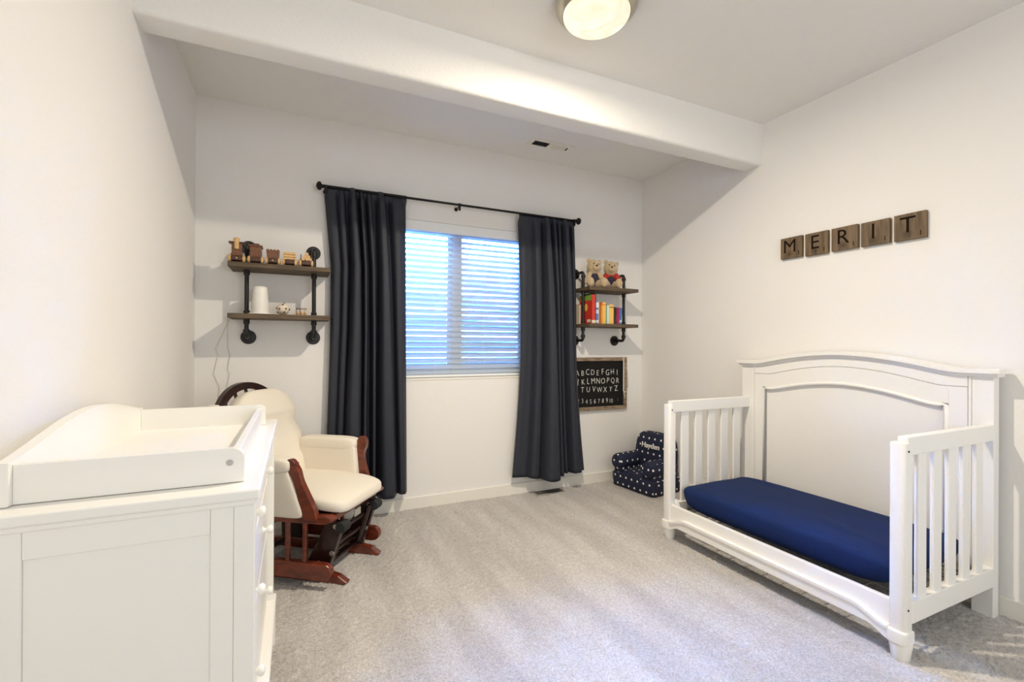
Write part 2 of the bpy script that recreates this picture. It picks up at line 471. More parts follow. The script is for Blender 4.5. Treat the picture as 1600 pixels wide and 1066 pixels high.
# ------------------------------------------------------------------ window
win = bpy.data.objects.new('window_1', None); COL.objects.link(win); win['kind'] = 'structure'
def wbox(n, m, x0, x1, y0, y1, z0, z1, bev=.003): return bxo(n, m, win, x0, x1, y0, y1, z0, z1, bev, 1)
fy0, fy1 = W + .075, W + .135
wbox('window_frame', VINYL, WX0, WX0 + .045, fy0, fy1, WZ0, WZ1); wbox('window_frame', VINYL, WX1 - .045, WX1, fy0, fy1, WZ0, WZ1)
wbox('window_frame', VINYL, WX0 + .045, WX1 - .045, fy0, fy1, WZ0, WZ0 + .045); wbox('window_frame', VINYL, WX0 + .045, WX1 - .045, fy0, fy1, WZ1 - .045, WZ1)
wbox('mullion', VINYL, 1.085, 1.14, fy0, fy1, WZ0 + .045, WZ1 - .045)
for x0, x1 in ((WX0 + .045, 1.085), (1.14, WX1 - .045)):
    s_ = .03
    sash = bpy.data.objects.new('sash', None); COL.objects.link(sash); sash.parent = win
    bm = bmesh.new()
    box(bm, x0, x0 + s_, fy0 + .015, fy0 + .045, WZ0 + .045, WZ1 - .045); box(bm, x1 - s_, x1, fy0 + .015, fy0 + .045, WZ0 + .045, WZ1 - .045)
    box(bm, x0 + s_, x1 - s_, fy0 + .015, fy0 + .045, WZ0 + .045, WZ0 + .045 + s_); box(bm, x0 + s_, x1 - s_, fy0 + .015, fy0 + .045, WZ1 - .045 - s_, WZ1 - .045)
    obj('sash_frame', bm, VINYL, sash)
    bxo('pane', GLASS, sash, x0 + s_, x1 - s_, fy0 + .028, fy0 + .032, WZ0 + .045 + s_, WZ1 - .045 - s_)
bxo('insect_screen', SCREEN, win, 1.14, WX1 - .045, fy1 - .012, fy1 - .010, WZ0 + .045, WZ1 - .045)
wbox('window_sill', TRIM, WX0 + .001, WX1 - .001, W - .004, fy0, WZ0 - .012, WZ0 + .004, .002)

fill_win = bpy.data.objects.new('added_window', None); COL.objects.link(fill_win); fill_win['kind'] = 'structure'  # added unseen window and drawn shade, put in to carry the fill light
bm = bmesh.new(); box(bm, .30, .345, YF - .13, YF - .07, .9, 2.2); box(bm, 1.955, 2.0, YF - .13, YF - .07, .9, 2.2); box(bm, .345, 1.955, YF - .13, YF - .07, .9, .945); box(bm, .345, 1.955, YF - .13, YF - .07, 2.155, 2.2); obj('window_frame', bm, VINYL, fill_win)
bxo('added_shade', VINYL, fill_win, .345, 1.955, YF - .078, YF - .074, .945, 2.155)
bxo('added_backing', VINYL, fill_win, .28, 2.02, YF - .16, YF - .135, .88, 2.22)  # added solid back, keeps the sky out behind the shade

# window well outside: corrugated galvanised half round, gravel at its foot
GALV = mat('galvanised_steel', (0.80, 0.82, 0.85), 0.6, metal=0.0)
bm = bmesh.new()
nzz, na = 90, 40
rows = []
for j in range(nzz + 1):
    z = 0.3 + 1.72 * j / nzz
    r = 0.86 + 0.014 * math.cos(2 * PI * z / 0.068)
    rows.append([bm.verts.new((1.13 + r * math.cos(PI * k / na), W + T + 0.005 + r * math.sin(PI * k / na) * .95, z)) for k in range(na + 1)])
for a, b in zip(rows, rows[1:]):
    for k in range(na): bm.faces.new((a[k], a[k + 1], b[k + 1], b[k]))
o = obj('window_well', bm, GALV, None, True)
sm = o.modifiers.new('thick', 'SOLIDIFY'); sm.thickness = 0.004
o['kind'] = 'structure'
GRAV = mat('gravel', (0.55, 0.54, 0.52), 0.9, bump=1, scale=40, var=0.4, vscale=30)
bm = bmesh.new(); box(bm, -6, 8, W + T, W + 8, 0.2, 0.3); o = struct('ground', bm, GRAV)
bm = bmesh.new()
# earth outside the well, at grade
ring = [(1.13 + .89 * math.cos(PI * k / 24), W + T + .89 * math.sin(PI * k / 24)) for k in range(25)]
for i in range(24):
    a, b = ring[i], ring[i + 1]
    an = Vector((a[0] - 1.13, a[1] - W - T)) * 7; bn = Vector((b[0] - 1.13, b[1] - W - T)) * 7
    vs = [bm.verts.new(p) for p in ((a[0], a[1], 1.93), (1.13 + an.x, W + T + an.y, 1.93), (1.13 + bn.x, W + T + bn.y, 1.93), (b[0], b[1], 1.93))]
    bm.faces.new(vs)
GRASS = mat('lawn', (0.12, 0.17, 0.07), 0.95, bump=1, scale=60, var=0.3, vscale=20)
struct('ground.001', bm, GRASS)

# blind -----------------------------------------------------------
blind = thing('window_blind', 'white horizontal slat blind lowered over the window between the navy curtains', 'blind', (0, W, 0))
bx0, bx1 = WX0 + .006, WX1 - .006
bxo('valance', VINYL, blind, bx0, bx1, -.004, .008, 2.032, 2.104, .002, 1)
bxo('head_rail', VINYL, blind, bx0 + .005, bx1 - .005, .012, .06, 2.05, 2.10, .002, 1)
bm = bmesh.new()
hw = .024
n_ = 8
ring0, ring1 = [], []
arc = [(-hw + 2 * hw * k / n_) for k in range(n_ + 1)]
top = [(a, .0045 * (1 - (a / hw) ** 2) + .0012) for a in arc]; bot = [(a, .0045 * (1 - (a / hw) ** 2) - .0012) for a in arc]
tilt = math.radians(38)
def rt(p): return (p[0] * math.cos(tilt) - p[1] * math.sin(tilt), p[0] * math.sin(tilt) + p[1] * math.cos(tilt))
prism(bm, [rt(p) for p in top] + [rt(p) for p in bot[::-1]], bx0 + .004, bx1 - .004, 'x')
slat0 = obj('slat', bm, SLAT, blind)
NS = 26; pitch = (2.02 - 0.995) / (NS - 1)
slat0.location = (0, .036, 2.02)
for i in range(1, NS):
    c = slat0.copy(); COL.objects.link(c); c.parent = blind; c.location = (0, .036, 2.02 - pitch * i)
bxo('bottom_rail', VINYL, blind, bx0 + .004, bx1 - .004, .012, .060, .953, .970, .003, 1)
for x in (WX0 + .10, .93, 1.33, WX1 - .10):
    bm = bmesh.new(); tube(bm, [(x, .014, 2.05), (x, .014, .97)], .0012, 5); tube(bm, [(x, .058, 2.05), (x, .058, .97)], .0012, 5)
    obj('ladder_cord', bm, VINYL, blind)

# ------------------------------------------------------------------ curtains
def curtain(name, label, xl, xr, ridges, zt, zb, sag=None):
    """xl/xr: edge x as a function of t (0 top, 1 hem); ridges: (c0,c1,w0,w1,a0,a1)"""
    nu, nv = 220, 60
    bm = bmesh.new(); rows = []
    for j in range(nv + 1):
        t = j / nv; row = []
        for i in range(nu + 1):
            u = i / nu
            x = xl(t) + (xr(t) - xl(t)) * u
            off = 0
            s = t ** 0.8
            for c0, c1, w0, w1, a0, a1 in ridges:
                c = c0 + (c1 - c0) * s; w = w0 + (w1 - w0) * s; a = a0 + (a1 - a0) * s
                off = max(off, 1.15 * a * math.exp(-abs((u - c) / w) ** 4.5))
            grip = min(1, t / 0.03)
            off = off * (0.55 + 0.45 * grip) + .0025 * math.sin(9 * u + 5 * t) + .003 * math.sin(23 * u + 3 * t)
            y = min(W - .045 - off, W - .03)
            if t < 0.03: y = min(y, W - .078)
            z = zt + (zb - zt) * t - (sag(u) * t ** 3 if sag else 0) + (0.012 * math.exp(-(t / .02) ** 2) * (off > .055))
            row.append(bm.verts.new((x, y - W, z)))
        rows.append(row)
    for a, b in zip(rows, rows[1:]):
        for k in range(nu): bm.faces.new((a[k], a[k + 1], b[k + 1], b[k]))
    th = thing(name, label, 'curtain', (0, W, 0))
    o = obj('fabric_panel', bm, NAVYC, th, True)
    md = o.modifiers.new('thick', 'SOLIDIFY'); md.thickness = 0.003; md.offset = 0
    # stitched hem band, following the sheet near its foot
    bm = bmesh.new(); hr = []
    for j in (nv * 0.945, nv * 0.951):
        hr.append([bm.verts.new(o.data.vertices[int(round(nv * .945)) * (nu + 1) + i].co + Vector((0, -.0025, -.006 * (j > nv * .948)))) for i in range(nu + 1)])
    for k in range(nu): bm.faces.new((hr[0][k], hr[0][k + 1], hr[1][k + 1], hr[1][k]))
    obj('hem_stitch', bm, NAVYC, th, True)
    return th
lft = lambda t: (.157 + (.205 - .157) * min(1, t / .25)) if t < .45 else .205 + (.176 - .205) * (t - .45) / .55
curtain('window_curtain', 'dark navy curtain left of the window, behind the glider chair', lft, lambda t: .701 + .016 * t,
    [(.09, .05, .06, .06, .02, .03), (.20, .14, .04, .045, .045, .05), (.33, .30, .036, .115, .065, .105), (.43, .44, .026, .022, .060, .09), (.52, .565, .028, .028, .055, .075),
     (.67, .735, .046, .115, .065, .105), (.86, .935, .080, .050, .035, .05)], 2.246, .148)
rgt = lambda t: (2.102 + .02 * min(1, t / .3)) if t < .5 else 2.122 + (2.19 - 2.122) * ((t - .5) / .5) ** 1.6
curtain('window_curtain', 'dark navy curtain right of the window, beside the chalkboard', lambda t: 1.582 + (.0 if t < .55 else -.038 * ((t - .55) / .45) ** 1.4) + .03 * math.sin(PI * t) , rgt,
    [(.14, .10, .12, .11, .02, .03), (.32, .27, .07, .08, .03, .07), (.46, .49, .045, .135, .065, .13), (.58, .655, .028, .03, .06, .08), (.68, .74, .028, .025, .05, .05),
     (.79, .86, .045, .085, .065, .10), (.94, .975, .035, .03, .04, .05)], 2.238, .155, lambda u: .035 * math.exp(-((u - .48) / .22) ** 2))

rod = thing('curtain_rod', 'thin black curtain rod with round finials above the window', 'curtain rod', (1.13, W - .085, 2.232))
bm = bmesh.new(); tube(bm, [(-.985, 0, 0), (.985, 0, 0)], .0085, 10); obj('rod', bm, ROD, rod, True)
for sx in (-1, 1):
    bm = bmesh.new(); lathe(bm, [(.009, .975), (.016, .978), (.011, .984), (.020, .990), (.025, 1.0), (.022, 1.011), (.012, 1.018), (0, 1.02)], 14, axis='x')
    if sx < 0: bmesh.ops.scale(bm, vec=(-1, 1, 1), verts=bm.verts[:])
    for k in range(9):
        for zq in (-.6, 0, .6):
            ball(bm, (sx * (1.0 + .012 * zq), .0235 * math.cos(2 * PI * k / 9 + zq) * (1 - .2 * abs(zq)), .0235 * math.sin(2 * PI * k / 9 + zq) * (1 - .2 * abs(zq))), .006, seg=6)
    obj('finial', bm, ROD, rod, True)
for x in (-.96, -.04, .96):
    bm = bmesh.new()
    tube(bm, [(x, .0, -.012), (x, .083, -.012)], .006, 8); lathe(bm, [(.014, .078), (.014, .085)], 12, (x, 0, -.012), 'y')
    lathe(bm, [(.0125, x - .008), (.0125, x + .008)], 12, (0, 0, 0), 'x')
    box(bm, x - .007, x + .007, -.008, .006, -.042, -.008, .002, 1)
    obj('bracket', bm, ROD, rod)

# ------------------------------------------------------------------ ceiling lamp
lamp = thing('ceiling_lamp', 'flush round ceiling lamp with glowing alabaster dome and nickel rim', 'lamp', (1.19, 1.70, ZC))
bm = bmesh.new()
lathe(bm, [(.150, 0.004), (.168, -.004), (.176, -.016), (.178, -.026), (.172, -.036), (.160, -.048), (.150, -.056), (.1475, -.056), (.150, -.048), (.166, -.030), (.16, -.012), (.0, -.010)], 48)
o = obj('rim', bm, NICKEL, lamp); auto(o, 30)
bm = bmesh.new()
lathe(bm, [(.1465 * math.cos(a), -.054 - .058 * math.sin(a)) for a in [PI / 2 * k / 12 for k in range(12)]] + [(0, -.112)], 48)
o = obj('glass_dome', bm, DOME, lamp, True)

# ------------------------------------------------------------------ ceiling register
reg = thing('ceiling_register', 'white ceiling air register with one dark louver half near the window', 'vent', (1.735, 3.065, ZC))
bm = bmesh.new()
for a in ((-.175, .175, -.062, -.036), (-.175, .175, .036, .062), (-.175, -.148, -.036, .036), (.13, .175, -.036, .036), (-.02, .0, -.036, .036)):
    box(bm, a[0], a[1], a[2], a[3], -.006, .002)
obj('frame', bm, TRIM, reg)
bxo('duct_opening', DARK, reg, -.148, -.02, -.036, .036, -.0012, .001)
bm = bmesh.new()
for k in range(9): box(bm, -.142 + k * .0142, -.1405 + k * .0142, -.036, .036, -.006, -.0012)
obj('louver', bm, DARK, reg)
for k in range(8):
    bxo('louver', TRIM, reg, .002 + k * .016, .014 + k * .016, -.036, .036, -.005, .0005)
bm = bmesh.new(); box(bm, .134, .140, -.022, .014, -.012, -.004, .001, 1); obj('lever', bm, DARK, reg)

# floor register under the right curtain
fr = thing('floor_register', 'dark grey floor register in the carpet under the right curtain', 'vent', (1.86, 3.285, .004))
bm = bmesh.new(); box(bm, -.13, .13, -.05, .05, 0, .006, .002, 1); obj('frame', bm, REGM, fr)
bm = bmesh.new()
for k in range(16): box(bm, -.115 + k * .0150, -.107 + k * .0150, -.036, .036, .006, .0085)
obj('louver', bm, DARK, fr)

# ------------------------------------------------------------------ pipe shelves
def pipe_shelf(label, x0, x1, px, mirror=False):
    sh = thing('pipe_shelf', label, 'shelf', (0, W, 0), 0, 'pipe shelves beside the window')
    for z in (1.347, 1.645):
        bm = bmesh.new(); box(bm, x0, x1, -.262, -.012, z, z + .027, .0015, 1)
        obj('board', bm, SHELF, sh)
    for x in px:
        yp = -.13; zt, zb = 1.802, 1.238
        bm = bmesh.new()
        ar = [k * PI / 2 / 6 for k in range(7)]; q = .022
        pts = [(x, -.012, zt), (x, yp + q, zt)] + [(x, yp + q - q * math.sin(a), zt - q + q * math.cos(a)) for a in ar] + [(x, yp, zb + q)]
        pts += [(x, yp + q - q * math.cos(a), zb + q - q * math.sin(a)) for a in ar] + [(x, yp + q, zb), (x, -.012, zb)]
        tube(bm, pts, .0125, 14); obj('pipe', bm, BLACKPIPE, sh, True)
        for z, sgn in ((zt, 1), (zb, -1)):
            bm = bmesh.new()
            lathe(bm, [(.0, 0), (.044, 0), (.044, -.006), (.041, -.009), (.022, -.010), (.020, -.026), (.0125, -.027)], 26, (x, 0, z), 'y')
            for k in range(4):
                a = PI / 4 + k * PI / 2; lathe(bm, [(.006, -.006), (.006, -.011), (0, -.0125)], 8, (x + .032 * math.cos(a), 0, z + .032 * math.sin(a)), 'y')
            o = obj('flange', bm, BLACKPIPE, sh); auto(o, 40)
            bm = bmesh.new(); zz_ = zt - q if sgn > 0 else zb + q
            el = pts[1:9] if sgn > 0 else pts[9:17]
            tube(bm, el, .0165, 14); lathe(bm, [(.0185, -.012), (.0185, .012)], 14, (x, yp, zz_ - sgn * .012))
            o = obj('elbow', bm, BLACKPIPE, sh); auto(o, 40)
        for z in (1.347, 1.645):
            bm = bmesh.new()
            lathe(bm, [(.0125, -.030), (.017, -.030), (.0178, -.024), (.017, -.018), (.0165, -.0005), (.0125, -.0005)], 14, (x, yp, z))
            o = obj('coupling', bm, BLACKPIPE, sh); auto(o, 40)
        bm = bmesh.new()
        lathe(bm, [(.0125, .0005), (.0168, .0005), (.017, .018), (.0175, .024), (.0125, .026)], 14, (x, yp, 1.374))
        o = obj('coupling', bm, BLACKPIPE, sh); auto(o, 40)
    return sh
pipe_shelf('two-board black pipe shelf left of the curtains, holding wooden toys', -.362, .19, (-.276, .100))
pipe_shelf('two-board black pipe shelf right of the curtains, holding books and teddy bears', 2.126, 2.617, (2.150, 2.566))
ZS1, ZS2 = 1.374, 1.672

# toys on the upper left board --------------------------------------
def toy(label, xc, w, kind):
    t = thing('toy_vehicle', label, 'toy', (xc, W - .207, ZS2 + .0003), 0, 'wooden toy vehicles on the upper left shelf')
    L2 = .075
    bm = bmesh.new(); box(bm, -w * .30, w * .30, -L2, L2, .010, .036, .004, 2); obj('chassis', bm, TOYD, t)
    for sy in (-.029, .027):
        for sx in (-1, 1):
            bm = bmesh.new(); lathe(bm, [(0, w * .305), (.018, w * .305), (.0205, w * .33), (.0205, w * .42), (.018, w * .46), (.007, w * .46), (.005, w * .48), (0, w * .48)], 18, (0, sy, .0205), 'x')
            if sx < 0: bmesh.ops.scale(bm, vec=(-1, 1, 1), verts=bm.verts[:])
            o = obj('wheel', bm, TOYL, t); auto(o, 40)
    if kind == 0:      # engine with tall cab, wide roof and funnel
        bm = bmesh.new(); box(bm, -.026, .026, -.066, -.004, .036, .110, .005); box(bm, -.03, .03, -.062, -.01, .036, .052, .004); obj('cab', bm, TOYM, t)
        bm = bmesh.new(); box(bm, -.041, .041, -.070, .0, .108, .118, .003); obj('roof', bm, TOYD, t)
        bm = bmesh.new(); lathe(bm, [(.012, .075), (.013, .118), (.017, .124), (.018, .132), (.012, .139), (0, .141)], 16, (0, -.068, 0)); o = obj('funnel', bm, TOYL, t); auto(o, 40)
        bm = bmesh.new(); lathe(bm, [(.024, -.005), (.024, .068), (.02, .072)], 16, (0, 0, .056), 'y'); o = obj('boiler', bm, TOYM, t); auto(o, 40)
        bm = bmesh.new(); lathe(bm, [(.004, -.005), (.005, .004)], 10, (0, -L2 - .001, .022), 'y'); obj('coupling_peg', bm, TOYL, t)
    elif kind == 1:    # caboose with cupola
        bm = bmesh.new(); box(bm, -.030, .030, -.058, .058, .036, .100, .004); obj('cabin', bm, TOYM, t)
        bm = bmesh.new(); box(bm, -.036, .036, -.066, .066, .098, .108, .003); obj('roof', bm, TOYM, t)
        bm = bmesh.new(); box(bm, -.019, .019, -.03, .03, .107, .120, .003); obj('cupola', bm, TOYD, t)
    elif kind == 2:    # hopper with slotted rim
        bm = bmesh.new(); prism(bm, [(-.030, .036), (.030, .036), (.036, .086), (-.036, .086)], -.055, .055, 'y', .003); obj('hopper', bm, TOYM, t)
        bm = bmesh.new()
        for k in range(4): box(bm, -.034 + k * .0185, -.022 + k * .0185, -.055, .055, .084, .091, .002, 1)
        obj('load', bm, TOYM, t)
        bm = bmesh.new(); lathe(bm, [(.004, -.005), (.005, .004)], 10, (0, -L2 - .001, .022), 'y'); obj('coupling_peg', bm, TOYL, t)
    elif kind == 3:    # flat car with a stack of boards
        for k in range(3):
            bm = bmesh.new(); box(bm, -.034, .034, -.062, .062, .036 + k * .0155, .050 + k * .0155, .003); obj('plank', bm, TOYL, t)
    else:              # log car
        for px_, pz_ in ((-.018, .046), (.004, .046), (.024, .046), (-.008, .062), (.014, .062), (.003, .078)):
            bm = bmesh.new(); lathe(bm, [(0, -.06), (.0098, -.06), (.0102, -.057), (.0102, .057), (.0098, .06), (0, .06)], 12, (px_ * .9, 0, pz_), 'y'); o = obj('log', bm, TOYL, t); auto(o, 40)
        bm = bmesh.new()
        for sx in (-.030, .030):
            for sy in (-.04, .04): tube(bm, [(sx, sy, .034), (sx, sy, .075)], .003, 6)
        obj('stake', bm, TOYD, t)
    for ch in t.children:
        if not ch.name.startswith('wheel'): ch.data.transform(Matrix.Diagonal((1, .66, 1, 1)))
    return t
toy('wooden toy engine with a funnel and wide roof, leftmost on the upper shelf', -.318, .094, 0)
toy('brown wooden toy caboose with a roof hatch, second from left on the upper shelf', -.222, .090, 1)
toy('brown wooden toy hopper car with a notched rim, middle of the upper shelf', -.131, .086, 2)
toy('wooden toy flat car carrying pale stacked boards on the upper shelf', -.040, .086, 3)
toy('wooden toy car loaded with round logs, rightmost on the upper shelf', .052, .086, 4)

# lower left board ---------------------------------------------------
lp = thing('table_lamp', 'white tapered night lamp on the lower left shelf', 'lamp', (-.202, W - .15, ZS1 + .0003))
bm = bmesh.new(); lathe(bm, [(0, 0), (.066, 0), (.068, .003), (.062, .008), (.05, .009), (0, .009)], 32); o = obj('base_plate', bm, PLAST, lp); auto(o, 40)
bm = bmesh.new(); lathe(bm, [(.0, .009), (.0475, .009), (.048, .014), (.0455, .08), (.0395, .155), (.0375, .166), (.033, .171), (0, .172)], 32); o = obj('lamp_shade', bm, PLAST, lp); auto(o, 50)
bm = bmesh.new()
tube(bm, [(-.05, .04, .004), (-.10, .10, .003), (-.178, .128, .004), (-.186, .135, -.02), (-.186, .141, -.20), (-.174, .143, -.25), (-.185, .143, -.34), (-.172, .143, -.36), (-.188, .143, -.44), (-.192, .143, -.80), (-.19, .140, -1.2)], .0018, 6)
obj('power_cord', bm, CORDM, lp, True)
bm = bmesh.new()
tube(bm, [(-.375, W - .006, 1.36), (-.40, W - .005, 1.30), (-.452, W - .005, 1.165), (-.440, W - .005, 1.12), (-.462, W - .005, 1.01), (-.430, W - .005, .932), (-.436, W - .005, .84), (-.44, W - .005, .4), (-.43, W - .005, .25)], .0016, 6)
tag(obj('cord', bm, CORDM, None, True), 'thin pale cord hanging on the wall left of the glider chair', 'cord')

bl = thing('toy_ball', 'small white ball with brown studs on the lower left shelf', 'ball', (-.077, W - .165, ZS1 + .0003))
BALLW = mat('ivory_ball', (0.72, 0.64, 0.53), 0.5)
bm = bmesh.new(); ball(bm, (0, 0, .0375), .0372, seg=24); obj('sphere', bm, BALLW, bl, True)
bm = bmesh.new()
for a, e in ((-1.57, .75), (-1.3, -.55), (-2.7, .1), (-.3, -.05), (-2.1, 0.0), (-1.1, .05), (.6, .4), (1.6, -.3), (2.5, .6), (0, 1.4), (3.0, -.6)):
    d_ = Vector((math.cos(e) * math.cos(a), math.cos(e) * math.sin(a), math.sin(e)))
    ball(bm, d_ * .0372 + Vector((0, 0, .0375)), .0058, seg=8)
obj('stud', bm, TOYM, bl, True)
for i, (x, lab) in enumerate(((.006, 'leftmost'), (.027, 'middle'), (.048, 'rightmost'))):
    pg = thing('peg_doll', 'tiny pale wooden peg figure with two ears on the lower shelf, %s of three' % lab, 'figurine', (x, W - .165, ZS1 + .0003), 0, 'peg figures on the lower left shelf')
    bm = bmesh.new(); lathe(bm, [(0, 0), (.0088, 0), (.0092, .004), (.0085, .020), (.005, .024), (0, .024)], 14); o = obj('body', bm, TOYL, pg); auto(o, 40)
    bm = bmesh.new(); ball(bm, (0, 0, .030), .0078, seg=10); obj('head', bm, BALLW, pg, True)
    bm = bmesh.new(); ball(bm, (-.005, 0, .042), .0032, 1, 1, 2.6, 8); ball(bm, (.005, 0, .042), .0032, 1, 1, 2.6, 8); obj('ears', bm, TOYM, pg, True)
    bm = bmesh.new(); ball(bm, (0, -.0085, .012), .0035, seg=8); obj('button', bm, TOYM, pg, True)

# books ---------------------------------------------------------------
PAGES = mat('book_pages', (0.75, 0.70, 0.60), 0.9)
BK = {}
def bkm(c):
    k = tuple(c)
    if k not in BK: BK[k] = mat('book_cover', c, 0.45)
    return BK[k]
def book(label, x0, x1, h, col, yf=-.215, depth=.15, lean=0.0, deco=None):
    w = (x1 - x0)
    b = thing('book', label, 'book', ((x0 + x1) / 2, W + yf, ZS1 + .0003 + w / 2 * math.sin(abs(lean))), 0, 'books on the lower right shelf')
    rot = Matrix.Rotation(lean, 4, 'Y')
    t = min(.0025, w * .2)
    bm = bmesh.new()
    box(bm, -w / 2, -w / 2 + t, 0, depth, 0, h); box(bm, w / 2 - t, w / 2, 0, depth, 0, h)
    prism(bm, [(-w / 2, t * 1.2), (-w / 2 + w * .15, 0), (w / 2 - w * .15, 0), (w / 2, t * 1.2), (w / 2, t * 2), (-w / 2, t * 2)], 0, h, 'z')
    bmesh.ops.transform(bm, matrix=rot, verts=bm.verts[:]); obj('cover', bm, bkm(col), b)
    bm = bmesh.new(); box(bm, -w / 2 + t, w / 2 - t, t * 2, depth - .003, .003, h - .003); bmesh.ops.transform(bm, matrix=rot, verts=bm.verts[:]); obj('pages', bm, PAGES, b)
    for n, (z0, z1, c) in enumerate(deco or ()):
        bm = bmesh.new(); box(bm, -w / 2 - .0004, w / 2 + .0004, -.0006, .006, h * z0, h * z1); bmesh.ops.transform(bm, matrix=rot, verts=bm.verts[:])
        obj('spine_band', bm, bkm(c), b)
    return b
Rd, Or, Ye = (.55, .035, .02), (.75, .26, .04), (.80, .50, .10)
book('cream book beside the curtain, leftmost on the shelf', 2.1275, 2.140, .16, (.70, .58, .44), yf=-.108, depth=.09)
book('thin dark red book left of the large red one', 2.141, 2.158, .165, (.36, .05, .05), yf=-.108, depth=.09)
rb = book('large bright red book with green top and yellow emblem', 2.1695, 2.203, .236, Rd, yf=-.23, depth=.18, deco=[(.02, .12, (.75, .66, .5))])
bm = bmesh.new(); box(bm, -.0174, -.0166, .008, .17, .190, .236); obj('green_panel', bm, bkm((.22, .36, .06)), rb)
bm = bmesh.new(); lathe(bm, [(0, -.0174), (.026, -.0174), (.026, -.0166)], 20, (0, .085, .135), 'x'); bmesh.ops.scale(bm, vec=(1, .8, 1.2), verts=bm.verts[:], space=Matrix.Translation((0, -.085, -.135))); obj('yellow_emblem', bm, bkm(Ye), rb)
bm = bmesh.new(); box(bm, -.0174, -.0166, .02, .07, .012, .036); obj('cream_panel', bm, bkm((.75, .66, .5)), rb)
book('tall black book just right of the large red one', 2.204, 2.222, .252, (.012, .012, .014), yf=-.21, depth=.17)
book('blue and white patterned book right of the tall black one', 2.224, 2.247, .185, (.10, .20, .50), yf=-.21, deco=[(.05, .16, (.7, .72, .75)), (.45, .62, (.55, .65, .8)), (.72, .95, (.7, .74, .8))])
book('thin white book between the blue one and the orange one', 2.248, 2.256, .190, (.72, .70, .68), yf=-.205)
tb = book('slim black topped book standing tall behind the white one', 2.2565, 2.2665, .222, (.02, .025, .03), yf=-.15, depth=.11)
book('orange book with a red top, left of the first yellow book', 2.2675, 2.282, .180, Or, deco=[(.85, .99, (.6, .1, .03))])
book('thick yellow book with an orange spot on its spine', 2.2835, 2.318, .178, Ye, deco=[(.86, .92, (.7, .25, .03))])
book('teal book squeezed between the yellow and the mint one', 2.319, 2.327, .168, (.10, .28, .26))
book('pale mint book left of the second yellow book', 2.3275, 2.351, .155, (.60, .72, .62))
book('second thick yellow book with a dark dotted top', 2.3525, 2.396, .163, (.82, .52, .14), deco=[(.84, .88, (.12, .06, .03))])
book('thin black paperback right of the second yellow book', 2.3975, 2.414, .142, (.025, .015, .015))
book('maroon paperback leaning right beside the black one', 2.4145, 2.432, .140, (.20, .02, .035), lean=.06)
book('magenta paperback leaning right next to the maroon one', 2.4335, 2.452, .140, (.36, .025, .16), lean=.07)
book('blue paperback, rightmost book by the pipe', 2.4545, 2.476, .138, (.06, .17, .42), lean=.07, deco=[(.1, .25, (.5, .6, .7))])

# teddy bears -----------------------------------------------------------
EYE = mat('black_eye', (0.01, 0.008, 0.008), 0.25)
def bear(label, x, y, turn, tilt, red):
    t = thing('teddy_bear', label, 'soft toy', (x, W + y, ZS2 + .0003), turn, 'teddy bears on the upper right shelf'); t.scale = (.93, 1.0, 1.17)
    hm = Matrix.Translation((0, -.005, .150)) @ Matrix.Rotation(tilt, 4, 'Y') @ Matrix.Rotation(-.10, 4, 'X')
    bm = bmesh.new()
    ball(bm, (0, .01, .062), .052, 1, .85, 1.15, 20)                      # trunk
    def hb(c, r, *s): 
        bmesh.ops.create_uvsphere(bm, u_segments=18, v_segments=10, radius=r, matrix=hm @ Matrix.Translation(c) @ Matrix.Diagonal((*(s or (1, 1, 1)), 1)))
    hb((0, 0, 0), .058, 1.12, .95, .92); hb((0, -.046, -.014), .027, 1.15, .9, .85); hb((-.050, .008, .042), .020, 1, .6, 1); hb((.050, .008, .042), .020, 1, .6, 1)
    for sx in (-1, 1):
        for k in range(6):
            f = k / 5; ball(bm, (sx * (.045 + .040 * f), -.012 - .035 * f, .092 - .055 * f), .021 - .003 * f, seg=12)     # arm
        for k in range(6):
            f = k / 5; ball(bm, (sx * (.028 + .030 * f), -.02 - .062 * f, .028), .028, seg=12)    # leg
        ball(bm, (sx * .060, -.092, .034), .031, 1, .8, 1.1, 14)
    o = obj('body', bm, PLUSH, t, True)
    rm = o.modifiers.new('fuse', 'REMESH'); rm.mode = 'VOXEL'; rm.voxel_size = .0045; rm.use_smooth_shade = True
    sm_ = o.modifiers.new('soft', 'SMOOTH'); sm_.iterations = 4
    # sweater: trunk shell, plus sleeves
    bm = bmesh.new(); prof = []
    for k in range(11):
        a = -PI / 2 * .55 + (PI * .5 * .55 + PI * .5 * .80) * k / 10
        prof.append((.0545 * math.cos(a), .062 + .063 * math.sin(a)))
    lathe(bm, prof, 26, (0, .01, 0)); bmesh.ops.scale(bm, vec=(1.03, .9, 1), verts=bm.verts[:], space=Matrix.Translation((0, -.01, 0)))
    if red:
        for sx in (-1, 1):
            tube(bm, [(sx * .038, -.005, .104), (sx * .054, -.018, .083), (sx * .070, -.030, .062)], [.021, .025, .026], 14)
    obj('sweater', bm, RED if red else NAVYK, t, True)
    if red:
        bm = bmesh.new(); ball(bm, (0, -.006, .060), .047, .9, .95, .85, 16); obj('vest', bm, NAVYK, t, True)
        bm = bmesh.new()
        lathe(bm, [(.032, .106), (.04, .108), (.042, .114), (.036, .120), (.028, .118)], 20, (0, .004, 0)); obj('collar', bm, RED, t, True)
    for sx in (-1, 1):
        bm = bmesh.new(); bmesh.ops.create_uvsphere(bm, u_segments=10, v_segments=6, radius=.0055, matrix=hm @ Matrix.Translation((sx * .022, -.050, .012))); obj('eye', bm, EYE, t, True)
    bm = bmesh.new(); bmesh.ops.create_uvsphere(bm, u_segments=10, v_segments=6, radius=.008, matrix=hm @ Matrix.Translation((0, -.070, -.006)) @ Matrix.Diagonal((1.3, .8, .8, 1))); obj('nose', bm, EYE, t, True)
    return t
